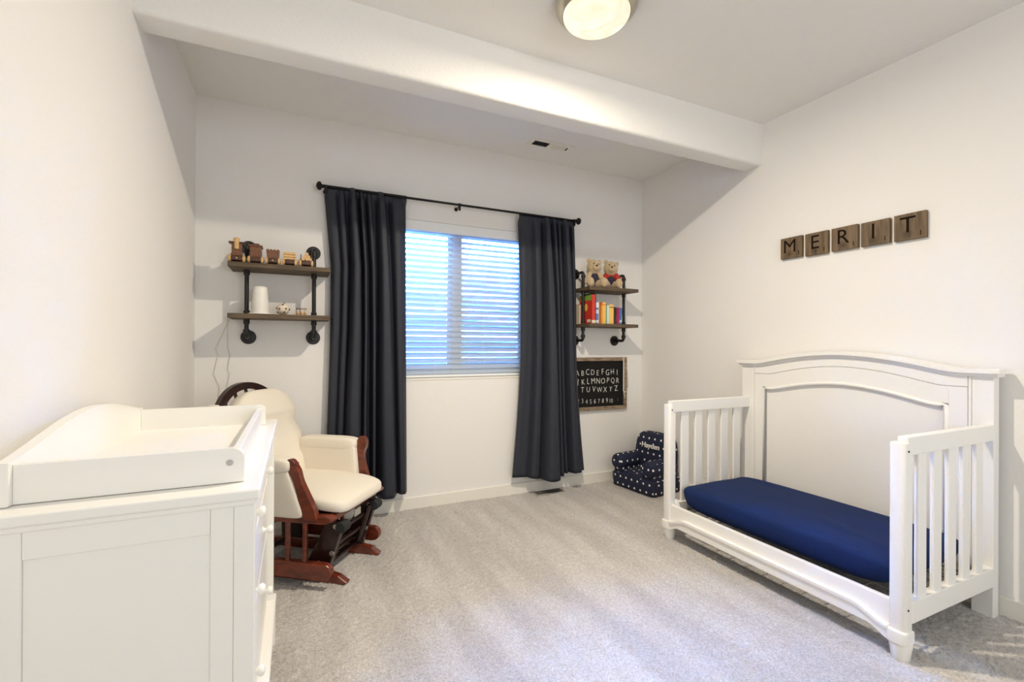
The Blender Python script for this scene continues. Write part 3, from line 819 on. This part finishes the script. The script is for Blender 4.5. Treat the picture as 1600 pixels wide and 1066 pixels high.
bear('tan teddy bear in a dark vest, nearer the curtain', 2.242, -.150, -.30, .10, False)
bear('tan teddy bear in a red sweater, next to the right pipe', 2.412, -.150, -.50, .16, True)

# ------------------------------------------------------------------ chalkboard
cb = thing('chalkboard', 'wood framed chalkboard with alphabet and numbers by the right curtain', 'chalkboard', (2.392, W, .862))
hw_, hh_ = .298, .230
bxo('slate', BOARD, cb, -hw_ + .02, hw_ - .02, -.012, -.004, -hh_ + .02, hh_ - .02)
for a in ((-hw_, hw_, hh_ - .032, hh_), (-hw_, hw_, -hh_, -hh_ + .032)):
    bxo('frame_rail', FRAMEW, cb, a[0], a[1], -.026, -.001, a[2], a[3], .002, 1)
for a in ((-hw_, -hw_ + .032), (hw_ - .032, hw_)):
    bxo('frame_stile', FRAMEW, cb, a[0], a[1], -.0265, -.001, -hh_ + .032, hh_ - .032, .002, 1)
tm = lambda x, z: Matrix.Translation((x, -.0122, z)) @ Matrix.Rotation(PI / 2, 4, 'X')
rng2 = random.Random(4)
def chalk_row(s, xs, z, size):
    row = None
    mes = []
    for ch, x in zip(s, xs):
        o = text_obj('chalk_letter', ch, size * (1 + rng2.uniform(-.06, .06)), CHALK, cb, tm(x, z + rng2.uniform(-.006, .006)) @ Matrix.Rotation(rng2.uniform(-.08, .08), 4, 'Z'), .0004, sx=.82, offset=-.0012)
def row_x(a, b, n, first): return [a + (b - a) * (k - first) / n for k in range(40)]
chalk_row('ABCDEFGHI', row_x(-.166, .199, 7, 1), .098, .070)
chalk_row('JKLMNOPQR', row_x(-.160, .203, 7, 1), .022, .070)
chalk_row('STUVWXYZ', row_x(-.166, .188, 6, 1), -.052, .070)
chalk_row(['1', '2', '3', '4', '5', '6', '7', '8', '9', '10'], row_x(-.166, .132, 7, 2), -.150, .058)
text_obj('chalk_letter', ':', .045, mat('blue_chalk', (.25, .25, .5), .9), cb, tm(.208, -.142), .0004)
# pale strip along the right stile
bm = bmesh.new(); box(bm, .252, .263, -.030, -.0265, -.075, .232, .001, 1); obj('pale_strip', bm, mat('pale_strip', (.70, .62, .52), .7), cb)
bm = bmesh.new(); tube(bm, [(.258, -.029, -.07), (.272, -.031, -.085), (.280, -.031, -.076)], .004, 6); tube(bm, [(.260, -.029, -.08), (.266, -.03, -.11), (.270, -.03, -.14)], .0035, 6)
obj('cord_end', bm, mat('white_string', (.75, .70, .62), .8), cb, True)
bm = bmesh.new(); tube(bm, [(.272, -.006, .16), (.282, -.006, .10), (.288, -.006, .03), (.284, -.006, -.04)], .0045, 7)
tag(obj('string', bm, mat('white_string', (.78, .75, .68), .8), None, True), 'short white string hanging on the wall right of the chalkboard', 'string')
bpy.data.objects['string'].location = (2.428, W, .86)

# ------------------------------------------------------------------ letter tiles
for ch, num, y0, y1, z0, z1 in (('M', '3', 2.004, 1.865, 1.760, 1.893), ('E', '1', 1.844, 1.709, 1.754, 1.890), ('R', '1', 1.688, 1.548, 1.755, 1.889), ('I', '1', 1.531, 1.393, 1.753, 1.885), ('T', '1', 1.373, 1.235, 1.750, 1.886)):
    t = thing('letter_tile', 'square stained wooden wall tile with the letter %s' % ch, 'wall tile', (XR, (y0 + y1) / 2, (z0 + z1) / 2), 0, 'wooden letter tiles on the right wall')
    hw2, hh2 = abs(y0 - y1) / 2, (z1 - z0) / 2
    bm = bmesh.new(); box(bm, -.022, -.001, -hw2, hw2, -hh2, hh2, .002, 2); tl = obj('tile', bm, TILEW, t)
    # own grain for each tile
    m2 = TILEW.copy(); tl.data.materials[0] = m2
    for n in m2.node_tree.nodes:
        if n.type == 'MAPPING': n.inputs['Location'].default_value = (random.uniform(0, 9), random.uniform(0, 9), random.uniform(0, 9))
    rm_ = Matrix.Rotation(-PI / 2, 4, 'Z') @ Matrix.Rotation(PI / 2, 4, 'X')
    text_obj('letter', ch, .118, TILEI, t, Matrix.Translation((-.0222, .008, .006)) @ rm_, .0006)
    text_obj('score', num, .036, TILEI, t, Matrix.Translation((-.0222, -hw2 + .021, -hh2 + .026)) @ rm_, .0006)

# ------------------------------------------------------------------ wall outlet behind the bed
ot = thing('wall_outlet', 'white wall outlet low on the right wall behind the crib slats', 'outlet', (XR, 2.60, .235))
bxo('cover_plate', PLAST, ot, -.006, 0, -.038, .038, -.06, .06, .002, 2)
for z in (-.022, .022):
    bm = bmesh.new(); box(bm, -.008, -.005, -.017, .017, z - .014, z + .014, .002, 1); rc = obj('receptacle', bm, PLAST, ot)
    bm = bmesh.new(); box(bm, -.0084, -.0078, -.008, -.006, z - .004, z + .006); box(bm, -.0084, -.0078, .006, .008, z - .004, z + .006); obj('slot', bm, DARK, rc)

# ------------------------------------------------------------------ toddler bed (converted crib)
bed = thing('toddler_bed', 'white convertible crib set up as a day bed with arched back against the right wall', 'bed', (0, 0, 0))
YN, YFAR, XH = .962, 2.238, 2.79
def arch(y, base, rise, y0, y1, flat_=.09):
    """flat shoulders, a short ogee, then one broad bow"""
    f = (y - y0) / (y1 - y0)
    f = min(f, 1 - f)
    if f < flat_: return base
    s = min(1, (f - flat_) / (.5 - flat_))
    return base + rise * (1 - (1 - s) ** 2.1) * min(1, s / (s + .16) * 1.16)
NA = 48
def ys(y0, y1): return [y0 + (y1 - y0) * k / NA for k in range(NA + 1)]
hb = obj('headboard', (lambda b: (strip(b, [(y, arch(y, 1.071, .070, YN, YFAR)) for y in ys(YN + .004, YFAR - .004)], [(y, .13) for y in ys(YN + .004, YFAR - .004)], XH + .012, XH + .044), b)[1])(bmesh.new()), WHITE2, bed)
# posts standing to the floor
for y0, y1 in ((YN, YN + .075), (YFAR - .075, YFAR)):
    bxo('headboard_post', WHITE2, bed, XH, XH + .05, y0, y1, 0, 1.072, .003)
# raised outer frame around a recessed panel
pa0, pa1 = 1.118, 2.078
bd0, bd1 = YN + .088, YFAR - .100
def span(a, b, n=NA): return [a + (b - a) * k / n for k in range(n + 1)]
def panel_top(y): return arch(y, .934, .064, pa0, pa1, .05)
def band_low(y): return arch(y, 1.016, .068, bd0, bd1, .08)
bm = bmesh.new(); strip(bm, [(y, band_low(y)) for y in span(pa0, pa1)], [(y, panel_top(y)) for y in span(pa0, pa1)], XH - .004, XH + .013); obj('arched_rail', bm, WHITE2, bed)
for a in ((bd0, pa0 - .0006), (pa1 + .0006, bd1)):
    bm = bmesh.new(); strip(bm, [(y, band_low(y)) for y in span(*a, 6)], [(y, .20) for y in span(*a, 6)], XH - .004, XH + .013); obj('frame_stile', bm, WHITE2, bed)
bm = bmesh.new()
strip(bm, [(y, arch(y, 1.071, .068, YN, YFAR)) for y in span(bd0, bd1)], [(y, band_low(y) + .0025) for y in span(bd0, bd1)], XH - .004, XH + .0125)
obj('upper_band', bm, WHITE2, bed)
for a, b in ((YN + .0755, bd0 - .0025), (bd1 + .0025, YFAR - .0755)):
    bm = bmesh.new(); strip(bm, [(y, arch(y, 1.071, .068, YN, YFAR)) for y in span(a, b, 4)], [(y, .20) for y in span(a, b, 4)], XH - .003, XH + .0125); obj('frame_stile', bm, WHITE2, bed)
# moulding around the recessed panel
bm = bmesh.new()
path = [(pa0 + .010, .22)] + [(y, panel_top(y) - .010) for y in span(pa0 + .010, pa1 - .010)] + [(pa1 - .010, .22)]
tube(bm, [(XH + .0005, y, z) for y, z in path], .0115, 8)
obj('panel_bead', bm, WHITE2, bed, True)
# cap moulding
bm = bmesh.new()
cy0, cy1 = YN - .028, YFAR + .022
strip(bm, [(y, arch(y, 1.103, .068, YN, YFAR)) for y in ys(cy0, cy1)], [(y, arch(y, 1.082, .069, YN, YFAR)) for y in ys(cy0, cy1)], XH - .032, XH + .06, bev=.005)
cap = obj('cap_moulding', bm, WHITE2, bed)
bm = bmesh.new()
strip(bm, [(y, arch(y, 1.083, .069, YN, YFAR)) for y in ys(cy0 + .01, cy1 - .01)], [(y, arch(y, 1.068, .07, YN, YFAR)) for y in ys(cy0 + .01, cy1 - .01)], XH - .018, XH + .055, bev=.004)
obj('cap_cove', bm, WHITE2, bed)
# side panels
XP0, XP1 = 2.084, 2.132
def side(y0, y1, outer):
    # D-shaped front post
    bm = bmesh.new()
    pr_ = [(XP1, y0), (XP1, y1)]
    n = 10; my = (y0 + y1) / 2; hy = (y1 - y0) / 2
    for k in range(n + 1):
        a = PI / 2 + PI * k / n
        e = .45
        pr_.append((XP0 + .022 + .022 * math.copysign(abs(math.cos(a)) ** e, math.cos(a)), my + hy * math.copysign(abs(math.sin(a)) ** e, math.sin(a))))
    prism(bm, pr_, .10, .832, 'z', .0025)
    p = obj('front_post', bm, WHITE2, bed); auto(p, 30)
    iy0, iy1 = y0 + .010, y1 - .010
    if outer < 0: iy0, iy1 = y0 - .0015, y0 + .036
    else: iy0, iy1 = y0 - .0015, y0 + .036
    bm = bmesh.new(); box(bm, XP0 + .018, XH - .001, iy0, iy1, .786, .856, .003); obj('top_rail', bm, WHITE2, bed)
    bm = bmesh.new(); box(bm, XP1, XH - .001, iy0, iy1, .142, .226, .003); obj('bottom_rail', bm, WHITE2, bed)
    for k in range(5):
        x = 2.190 + .1155 * k
        bxo('slat', WHITE2, bed, x, x + .062, iy0 + .008, iy0 + .024, .215, .795, .004, 2)
    for z, x in ((.802, 2.104), (.20, 2.105)):
        bm = bmesh.new(); lathe(bm, [(0, -.0024), (.0038, -.0024), (.0038, .001)], 10, (x, y0 if outer < 0 else y0, z), 'y'); obj('bolt', bm, DARK, bed)
    # turned foot, block and moulding
    bm = bmesh.new(); cxx = (XP0 + XP1) / 2 + .006
    lathe(bm, [(0, 0), (.026, 0), (.029, .004), (.037, .06), (.038, .075), (0, .075)], 24, (cxx, my, 0)); o = obj('foot', bm, WHITE2, bed); auto(o, 40)
    bm = bmesh.new()
    pr2 = [(XP1 + .006, y0 - .006), (XP1 + .006, y1 + .006)]
    for k in range(n + 1):
        a = PI / 2 + PI * k / n
        pr2.append((XP0 + .018 + .028 * math.copysign(abs(math.cos(a)) ** .45, math.cos(a)), my + (hy + .006) * math.copysign(abs(math.sin(a)) ** .45, math.sin(a))))
    prism(bm, pr2, .066, .118, 'z', .006, 3); o = obj('post_block', bm, WHITE2, bed); auto(o, 35)
side(YN, YN + .056, -1); side(YFAR - .056, YFAR, 1)
bxo('warning_label', mat('label_paper', (.62, .57, .45), .7), bed, 2.22, 2.38, YN - .0006, YN + .001, .150, .168)
# front rail and apron with ogee ends
ry0, ry1 = YN + .056, YFAR - .056
bxo('front_rail', WHITE2, bed, XP0 + .012, XP0 + .036, ry0, ry1, .12, .219, .003)
def apron_z(y, mid, end, ln=.13):
    f = min(y - ry0, ry1 - y)
    if f > ln: return mid
    s = 1 - max(0, f) / ln
    return mid + (end - mid) * (s * s * (3 - 2 * s))
yy = [ry0 + (ry1 - ry0) * k / 80 for k in range(81)]
bm = bmesh.new(); strip(bm, [(y, apron_z(y, .152, .116)) for y in yy], [(y, apron_z(y, .098, .066, .06)) for y in yy], XP0 - .004, XP0 + .02, bev=.003); obj('apron', bm, WHITE2, bed)
bm = bmesh.new(); strip(bm, [(y, apron_z(y, .160, .122)) for y in yy], [(y, apron_z(y, .147, .110)) for y in yy], XP0 - .012, XP0 + .018, bev=.004); obj('apron_bead', bm, WHITE2, bed)
# wire mattress support with brackets
bm = bmesh.new()
zsp = .173
tube(bm, [(2.135, ry0 + .01, zsp), (2.755, ry0 + .01, zsp), (2.755, ry1 - .01, zsp), (2.135, ry1 - .01, zsp), (2.135, ry0 + .01, zsp)], .006, 8)
obj('spring_frame', bm, WIRE, bed)
bm = bmesh.new()
for k in range(12):
    y = ry0 + .06 + k * .095; tube(bm, [(2.135, y, zsp), (2.755, y, zsp)], .0025, 6)
for k in range(7):
    x = 2.19 + k * .085; tube(bm, [(x, ry0 + .01, zsp + .003), (x, ry1 - .01, zsp + .003)], .0025, 6)
obj('spring_wire', bm, WIRE, bed)
for y, s in ((ry0, 1), (ry1, -1)):
    bm = bmesh.new(); prism(bm, [(y + s * .001, zsp - .005), (y + s * .045, zsp - .005), (y + s * .001, zsp + .075)], 2.128, 2.150, 'x', .001, 1); obj('support_bracket', bm, WHITE2, bed)

# mattress under a fitted sheet (lies on the wires)
mt = thing('crib_mattress', 'navy blue fitted sheet over the crib mattress in the white day bed', 'mattress', (2.460, 1.605, .1835), .024)
bm = bmesh.new()
def mfn(p):
    # soft crown on top, tucked lower edge, lifted lower corners
    q = p.copy()
    ez = (p.z + .080) / .16
    fy = abs(p.y) / .578
    q.x *= 1 - .06 * (1 - ez) ** 2; q.y *= 1 - .085 * (1 - ez) ** 2
    q.z += .012 * math.cos(p.x / .3 * 1.2) * math.cos(p.y / .58 * 1.3) * ez + .0022 * math.sin(17 * p.y + 14 * p.x) * (abs(p.z) < .06)
    q.z += .026 * fy ** 8 * (1 - ez)
    if p.z > .03: q.z += .0030 * math.sin(21 * p.x + 7 * p.y) * math.sin(4 * p.y + 1) + .0015 * math.sin(52 * p.x - 9 * p.y)
    if p.x < -.2: q.x += .004 * math.sin(24 * p.z + 5 * p.y) * math.sin(7 * p.y)
    return q
pillow(bm, .308, .578, .080, (0, 0, .081), .42, .17, 128, 34, fn=mfn)
obj('fitted_sheet', bm, SHEET, mt, True)

# ------------------------------------------------------------------ kids armchair
kc = thing('kids_armchair', 'small navy upholstered armchair printed with white crosses in the corner behind the bed', 'armchair', (2.497, 3.04, 0.004), math.radians(187.5))
# local: +x is backwards seen from the room? forward = +x, depth runs to -x
def rbox(bm, x0, x1, y0, y1, z0, z1, e=.28, nu=40, nv=18):
    pillow(bm, (x1 - x0) / 2, (y1 - y0) / 2, (z1 - z0) / 2, ((x0 + x1) / 2, (y0 + y1) / 2, (z0 + z1) / 2), e, e, nu, nv)
bm = bmesh.new(); rbox(bm, -.335, 0, -.228, .228, 0, .125, .16); obj('base', bm, DOTS, kc, True)
bm = bmesh.new(); rbox(bm, -.29, -.004, -.118, .118, .085, .150, .3); obj('seat', bm, DOTS, kc, True)
for sy in (-1, 1):
    bm = bmesh.new()
    prof = [(0, .012), (.03, .012), (.055, .006), (.064, -.006), (.068, -.03), (.068, -.26), (.05, -.30), (0, -.31)]
    lathe(bm, prof, 28, (0, sy * .168, .207), 'x')
    bmesh.ops.scale(bm, vec=(1, .95, 1.0), verts=bm.verts[:], space=Matrix.Translation((0, -sy * .168, -.207)))
    o = obj('arm', bm, DOTS, kc); auto(o, 40)
    bm = bmesh.new(); rbox(bm, -.30, -.010, sy * .165 - .046, sy * .165 + .046, .09, .2, .2); obj('arm_panel', bm, DOTS, kc, True)
bm = bmesh.new()
def bfn(p):
    q = p.copy(); q.x -= (p.z + .2) * .10; q.y *= 1 - .14 * max(0, p.z / .2) ** 2; return q
pillow(bm, .062, .205, .205, (-.268, 0, .245), .35, .55, 44, 22, mtx=None, fn=bfn)
obj('backrest', bm, DOTS, kc, True)
EMB = mat('white_embroidery', (.8, .79, .76), .8)
nrm = Matrix.Rotation(PI / 2, 4, 'Z') @ Matrix.Rotation(PI / 2 - .10, 4, 'X')
text_obj('embroidered_name', 'Hayden', .062, EMB, kc, Matrix.Translation((-.2195, .005, .345)) @ nrm, .0035, offset=.0005)

# ------------------------------------------------------------------ dresser with changing tray
dr = thing('dresser', 'white three-drawer dresser with round knobs along the left wall', 'dresser', (0, 0, 0))
DX0, DX1, DY0, DY1, DZ = XL + .017, -.080, 1.150, 2.150, .886
TX = DX1 + .010
bm = bmesh.new(); box(bm, DX0 - .012, TX, DY0 - .012, DY1 + .016, DZ - .023, DZ, .005, 3); o = obj('top', bm, WHITE, dr)
bm = bmesh.new(); box(bm, DX0 - .004, TX - .008, DY0 - .006, DY1 + .010, DZ - .036, DZ - .022, .005, 3); obj('top_moulding', bm, WHITE, dr)
bm = bmesh.new(); box(bm, DX0, DX1 - .040, DY0 + .012, DY1 - .012, .10, DZ - .03); obj('carcass', bm, WHITE, dr)
# end panels: stiles, rail, field
for ye, s in ((DY0, 1), (DY1, -1)):
    def pb(n, x0, x1, z0, z1, d, bev=.0015):
        a, b = sorted((ye, ye + s * d)); bxo(n, WHITE, dr, x0, x1, a if s > 0 else ye - d, b, z0, z1, bev, 1)
    a, b = (ye, ye + .014) if s > 0 else (ye - .014, ye)
    bxo('end_stile', WHITE, dr, DX0, DX0 + .088, a, b, .10, DZ - .035, .0015, 1)
    bxo('end_stile', WHITE, dr, DX1 - .082, DX1 - .0402, a, b, .10, DZ - .035, .0015, 1)
    bxo('end_rail', WHITE, dr, DX0 + .0885, DX1 - .0825, a, b, DZ - .088, DZ - .035, .0015, 1)
    bxo('end_rail', WHITE, dr, DX0 + .0885, DX1 - .0825, a, b, .10, .17, .0015, 1)
    yf_ = (ye + .006, ye + .0125) if s > 0 else (ye - .0125, ye - .006)
    bxo('end_field', WHITE, dr, DX0 + .0885, DX1 - .0825, yf_[0], yf_[1], .171, DZ - .089)
    # front corner pilaster
    c0, c1 = (ye, ye + .05) if s > 0 else (ye - .05, ye)
    bxo('corner_pilaster', WHITE, dr, DX1 - .040, DX1, c0, c1, .10, DZ - .035, .003, 2)
# front rails, drawers and knobs
zr = [.12, .3375, .545, .752 + .075]
fx = DX1 - .028
bxo('front_rail', WHITE, dr, fx - .01, DX1 - .014, DY0 + .05, DY1 - .05, DZ - .062, DZ - .035, .001, 1)
for z0, z1, zk in ((.168, .455, .350), (.465, .664, .560), (.674, .820, .762)):
    d = bpy.data.objects.new('drawer', None); COL.objects.link(d); d.parent = dr
    bxo('drawer_front', WHITE, d, fx - .01, DX1 - .022, DY0 + .054, DY1 - .054, z0, z1, .004, 2)
    for y in (1.37, 1.80):
        bm = bmesh.new(); lathe(bm, [(.012, 0), (.012, .003), (.007, .006), (.006, .012), (.011, .016), (.0145, .021), (.0135, .028), (.008, .032), (0, .033)], 18, (DX1 - .022, y, zk), 'x')
        o = obj('knob', bm, WHITE, d, True)
# plinth and bracket feet
bm = bmesh.new(); box(bm, DX0, DX1 - .004, DY0 + .004, DY1 - .004, .075, .165, .004, 2); obj('plinth', bm, WHITE, dr)
bm = bmesh.new(); box(bm, DX0 - .004, DX1 + .010, DY0 - .010, DY1 + .012, .135, .166, .007, 3); obj('plinth_moulding', bm, WHITE, dr)
for y0, y1 in ((DY0 - .008, DY0 + .11), (DY1 - .10, DY1 + .010)):
    for x0, x1 in ((DX1 - .10, DX1 + .008), (DX0, DX0 + .09)):
        bm = bmesh.new(); box(bm, x0, x1, y0, y1, 0, .138, .012, 3); obj('bracket_foot', bm, WHITE, dr)

tray = thing('changing_tray', 'white changing tray with curved back standing on the dresser top', 'changing tray', (0, 0, DZ + .0003))
TY0, TY1, TXF, TXB = 1.208, 2.035, -.106, -.522
th = .018
def end_board(y0):
    bm = bmesh.new(); R2 = .022; H2 = .078
    poly = [(TXB + .03, .001), (TXF, .001), (TXF, H2 - R2)] + [(TXF - R2 + R2 * math.cos(a), H2 - R2 + R2 * math.sin(a)) for a in [PI / 2 * k / 6 for k in range(1, 7)]] + [(TXB + .03, H2)]
    prism(bm, poly, y0, y0 + th, 'y', .002); return obj('end_board', bm, WHITE, tray)
e0 = end_board(TY0); e1 = end_board(TY1 - th)
bm = bmesh.new(); lathe(bm, [(0, -.0016), (.0068, -.0016), (.0068, .002)], 16, (TXF - .028, TY0, .046), 'y'); lathe(bm, [(0, -.0024), (.0035, -.0024), (.0035, .0)], 6, (TXF - .028, TY0, .046), 'y'); obj('screw', bm, STEEL, e0)
bxo('front_board', WHITE, tray, TXF - .030, TXF - .012, TY0 + th, TY1 - th, .001, .066, .003)
bxo('tray_floor', WHITE, tray, TXB + .03, TXF - .030, TY0 + th, TY1 - th, .001, .006)
def back_z(y):
    f = max(0, 1 - abs(y - 1.62) / .42)
    return .084 + .056 * math.sin(f * PI / 2) ** 1.35
bm = bmesh.new(); yb = [TY0 - .012 + (TY1 - TY0 + .024) * k / 60 for k in range(61)]
strip(bm, [(y, back_z(y)) for y in yb], [(y, .001) for y in yb], TXB + .008, TXB + .03, bev=.003); obj('back_board', bm, WHITE, tray)

# ------------------------------------------------------------------ glider chair
gl = thing('glider_chair', 'cherry wood glider rocker with cream cushions behind the dresser', 'rocking chair', (.06, 2.78, .004), math.radians(-36.6))
# base feet on the carpet, pointed front tips
for sy in (-1, 1):
    bm = bmesh.new(); y0, y1 = sy * .165 - .02, sy * .165 + .02
    prism(bm, [(-.40, 0), (.335, 0), (.348, .012), (.30, .040), (.22, .056), (-.28, .056), (-.36, .040), (-.405, .012)], y0, y1, 'y', .006, 2); obj('base_foot', bm, CHERRY, gl)
for x in (.19, -.24):
    bm = bmesh.new(); tube(bm, [(x, -.165, .052), (x, .165, .052)], .014, 8); obj('base_crossbar', bm, DARKW, gl)
# upright brackets and swing links of the glide mechanism
for sy in (-1, 1):
    bm = bmesh.new(); y = sy * .165
    prism(bm, [(.10, .05), (.24, .05), (.325, .30), (.245, .325)], y - .014, y + .014, 'y', .004, 1); obj('swing_bracket', bm, DARKW, gl)
    bm = bmesh.new(); prism(bm, [(-.28, .05), (-.15, .05), (-.20, .32), (-.29, .32)], y - .014, y + .014, 'y', .004, 1); obj('swing_bracket', bm, DARKW, gl)
    for (x, z) in ((.285, .285), (.265, .150), (.190, .095)):
        bm = bmesh.new(); lathe(bm, [(0, -.006), (.012, -.006), (.012, .002)], 12, (x, y - .014, z), 'y'); obj('bolt', bm, STEEL, gl)
    bm = bmesh.new(); lathe(bm, [(0, -.03), (.026, -.03), (.028, -.02), (.028, .02), (.026, .03), (0, .03)], 18, (.318, sy * .165, .285), 'y'); o = obj('roller_cap', bm, DARK, gl); auto(o, 40)
    bm = bmesh.new(); tube(bm, [(.30, sy * .13, .29), (.235, sy * .13, .09)], .014, 8); obj('swing_arm', bm, DARKW, gl)
for x, z in ((.27, .245), (.245, .165), (.20, .105), (-.22, .20)):
    bm = bmesh.new(); tube(bm, [(x, -.17, z), (x, .17, z)], .011, 8); obj('mechanism_bar', bm, DARKW, gl)
bxo('mechanism_plate', mat('pale_plate', (.62, .58, .5), .5), gl, .262, .268, .03, .09, .255, .295)
# moving side frames: lower rail, spindles, upper rail
for sy in (-1, 1):
    y = sy * .24
    bm = bmesh.new()
    poly = [(-.30, .048), (.262, .048)] + [(.268 + .040 * math.sin(a), .088 - .040 * math.cos(a)) for a in [PI * k / 8 for k in range(9)]] + [(-.30, .128)]
    prism(bm, poly, y - .017, y + .017, 'y', .005, 2); obj('side_rail', bm, CHERRY, gl)
    for x in (.158, .062, -.04, -.14, -.24):
        bxo('spindle', CHERRY, gl, x - .011, x + .011, y - .010, y + .010, .12, .345, .004, 1)
    bm = bmesh.new(); poly = [(-.34, .31), (.28, .325), (.315, .338), (.318, .350), (.29, .362), (-.34, .350)]
    prism(bm, poly, y - .028, y + .028, 'y', .005, 2); obj('seat_rail', bm, CHERRY, gl)
bm = bmesh.new(); box(bm, .262, .298, -.212, .212, .322, .352, .004); obj('seat_rail', bm, CHERRY, gl)
bxo('seat_deck', DARKW, gl, -.30, .262, -.212, .212, .325, .340)
# arms: curved front posts and upholstered pads
for sy in (-1, 1):
    y = sy * .268
    cl = [(.213, .345), (.196, .40), (.168, .47), (.142, .53), (.118, .58), (.100, .612)]
    wd_ = [.034, .036, .027, .021, .029, .026]
    if sy > 0: cl = [(.188, .345), (.180, .41), (.168, .48), (.166, .54), (.176, .59), (.178, .625)]
    def cr(P_):   # smooth curve through the points
        Q = [P_[0]] + list(P_) + [P_[-1]]; out = []
        for i in range(1, len(Q) - 2):
            for k in range(4):
                t_ = k / 4
                out.append(tuple(.5 * (2 * b + (c - a) * t_ + (2 * a - 5 * b + 4 * c - d) * t_ ** 2 + (3 * b - a - 3 * c + d) * t_ ** 3) for a, b, c, d in zip(Q[i - 1], Q[i], Q[i + 1], Q[i + 2])))
        return out + [tuple(P_[-1])]
    trip = cr([(a, z, w) for (a, z), w in zip(cl, wd_)])
    cl = [(a, z) for a, z, w in trip]; wd_ = [w for a, z, w in trip]
    Lp = [(a - w, z) for (a, z), w in zip(cl, wd_)]; Rp = [(a + w, z) for (a, z), w in zip(cl, wd_)]
    topc = cl[-1]
    cap_ = [(topc[0] + .026 * math.cos(a), topc[1] + .022 * math.sin(a)) for a in [PI * k / 10 for k in range(1, 10)]]
    bm = bmesh.new(); prism(bm, Rp + cap_ + Lp[::-1], y - .016, y + .016, 'y', .005, 2); obj('arm_post', bm, CHERRY, gl)
    bm = bmesh.new()
    def afn(p, sy=sy):
        q = p.copy(); k = (p.z + .13) / .26
        q.x += (-.105 if sy < 0 else -.025) * k + (.03 if sy < 0 else .015)
        return q
    pillow(bm, .185, .040, .135, (-.03, y - sy * .012, .485), .22, .25, 48, 20, fn=afn)
    pillow(bm, .19, .047, .040, (-.085 if sy < 0 else -.04, y - sy * .008, .600), .5, .35, 40, 14)
    obj('arm_pad', bm, CREAM, gl, True)
# back frame: arched rail with slats, leaning backwards
def bk(y, z, off=0):      # point of the back plane
    return (-.235 - (z - .36) * .285 + off, y, z)
bm = bmesh.new(); n = 40; ring = []
for k in range(n + 1):
    a = PI * k / n; y = -.275 * math.cos(a); z = .70 + .275 * math.sin(a) if 0 < k < n else .70
    ring.append((y, z))
pts = [(-.275, .36)] + ring + [(.275, .36)]
inn = [(-.238, .36)] + [(-.238 * math.cos(PI * k / n), .70 + .238 * math.sin(PI * k / n)) for k in range(n + 1)] + [(.238, .36)]
A = [bm.verts.new(bk(y, z, .014)) for y, z in pts]; Bv = [bm.verts.new(bk(y, z, .014)) for y, z in inn]
A2 = [bm.verts.new(bk(y, z, -.014)) for y, z in pts]; B2v = [bm.verts.new(bk(y, z, -.014)) for y, z in inn]
for k in range(len(pts) - 1):
    bm.faces.new((A[k], A[k + 1], Bv[k + 1], Bv[k])); bm.faces.new((A2[k + 1], A2[k], B2v[k], B2v[k + 1]))
    bm.faces.new((A[k + 1], A[k], A2[k], A2[k + 1])); bm.faces.new((Bv[k], Bv[k + 1], B2v[k + 1], B2v[k]))
for k in (0, -1): bm.faces.new((A[k], Bv[k], B2v[k], A2[k]))
o = obj('back_frame', bm, DARKW, gl); auto(o, 50)
for y in (-.16, -.08, 0, .08, .16):
    z1 = .70 + math.sqrt(max(0, .24 ** 2 - y * y))
    bm = bmesh.new(); a = Vector(bk(y, .37)); b = Vector(bk(y, z1)); tube(bm, [a, b], .009, 6); obj('back_slat', bm, DARKW, gl)
# cushions
bm = bmesh.new()
def cfn(p):
    q = p.copy(); q.z += -.030 * max(0, (p.x) / .32) ** 2 + .010 * math.cos(p.y * 6) * (p.z > 0)
    q.y *= 1 - .10 * max(0, p.x / .32) ** 3
    return q
pillow(bm, .318, .236, .044, (.035, 0, .412), .55, .22, 64, 20, fn=cfn); obj('seat_cushion', bm, CREAM, gl, True)
bm = bmesh.new()
def bfn2(p):
    # p.x thickness, p.y width, p.z height along the back
    q = p.copy()
    zn = (p.z + .282) / .564
    dent = .030 * (math.exp(-((zn - .36) / .03) ** 2) + math.exp(-((zn - .66) / .03) ** 2))
    tuft = sum(.024 * math.exp(-(((p.y - ty) / .03) ** 2 + ((zn - tz) / .04) ** 2)) for ty in (-.1, .1) for tz in (.36, .66))
    if p.x > 0: q.x -= dent + tuft
    q.y *= 1 - .30 * max(0, (zn - .55) / .45) ** 2.2
    q.y += .055 * zn
    qx = -.205 - (p.z + .282 + .08) * .285 + q.x * 1.0
    return Vector((qx, q.y, p.z + q.x * .25))
pillow(bm, .060, .258, .282, (0.03, 0, .645), .45, .5, 56, 36, fn=bfn2); obj('back_cushion', bm, CREAM, gl, True)
bm = bmesh.new(); tube(bm, [bk(-.222, .865, .02), bk(-.238, .872, .03), bk(-.262, .875, .0), bk(-.25, .86, -.03), bk(-.222, .852, -.01)], .006, 6); tube(bm, [bk(-.222, .86, .03), bk(-.20, .85, .05), bk(-.17, .86, .06)], .004, 6)
obj('cushion_tie', bm, CREAM, gl, True)
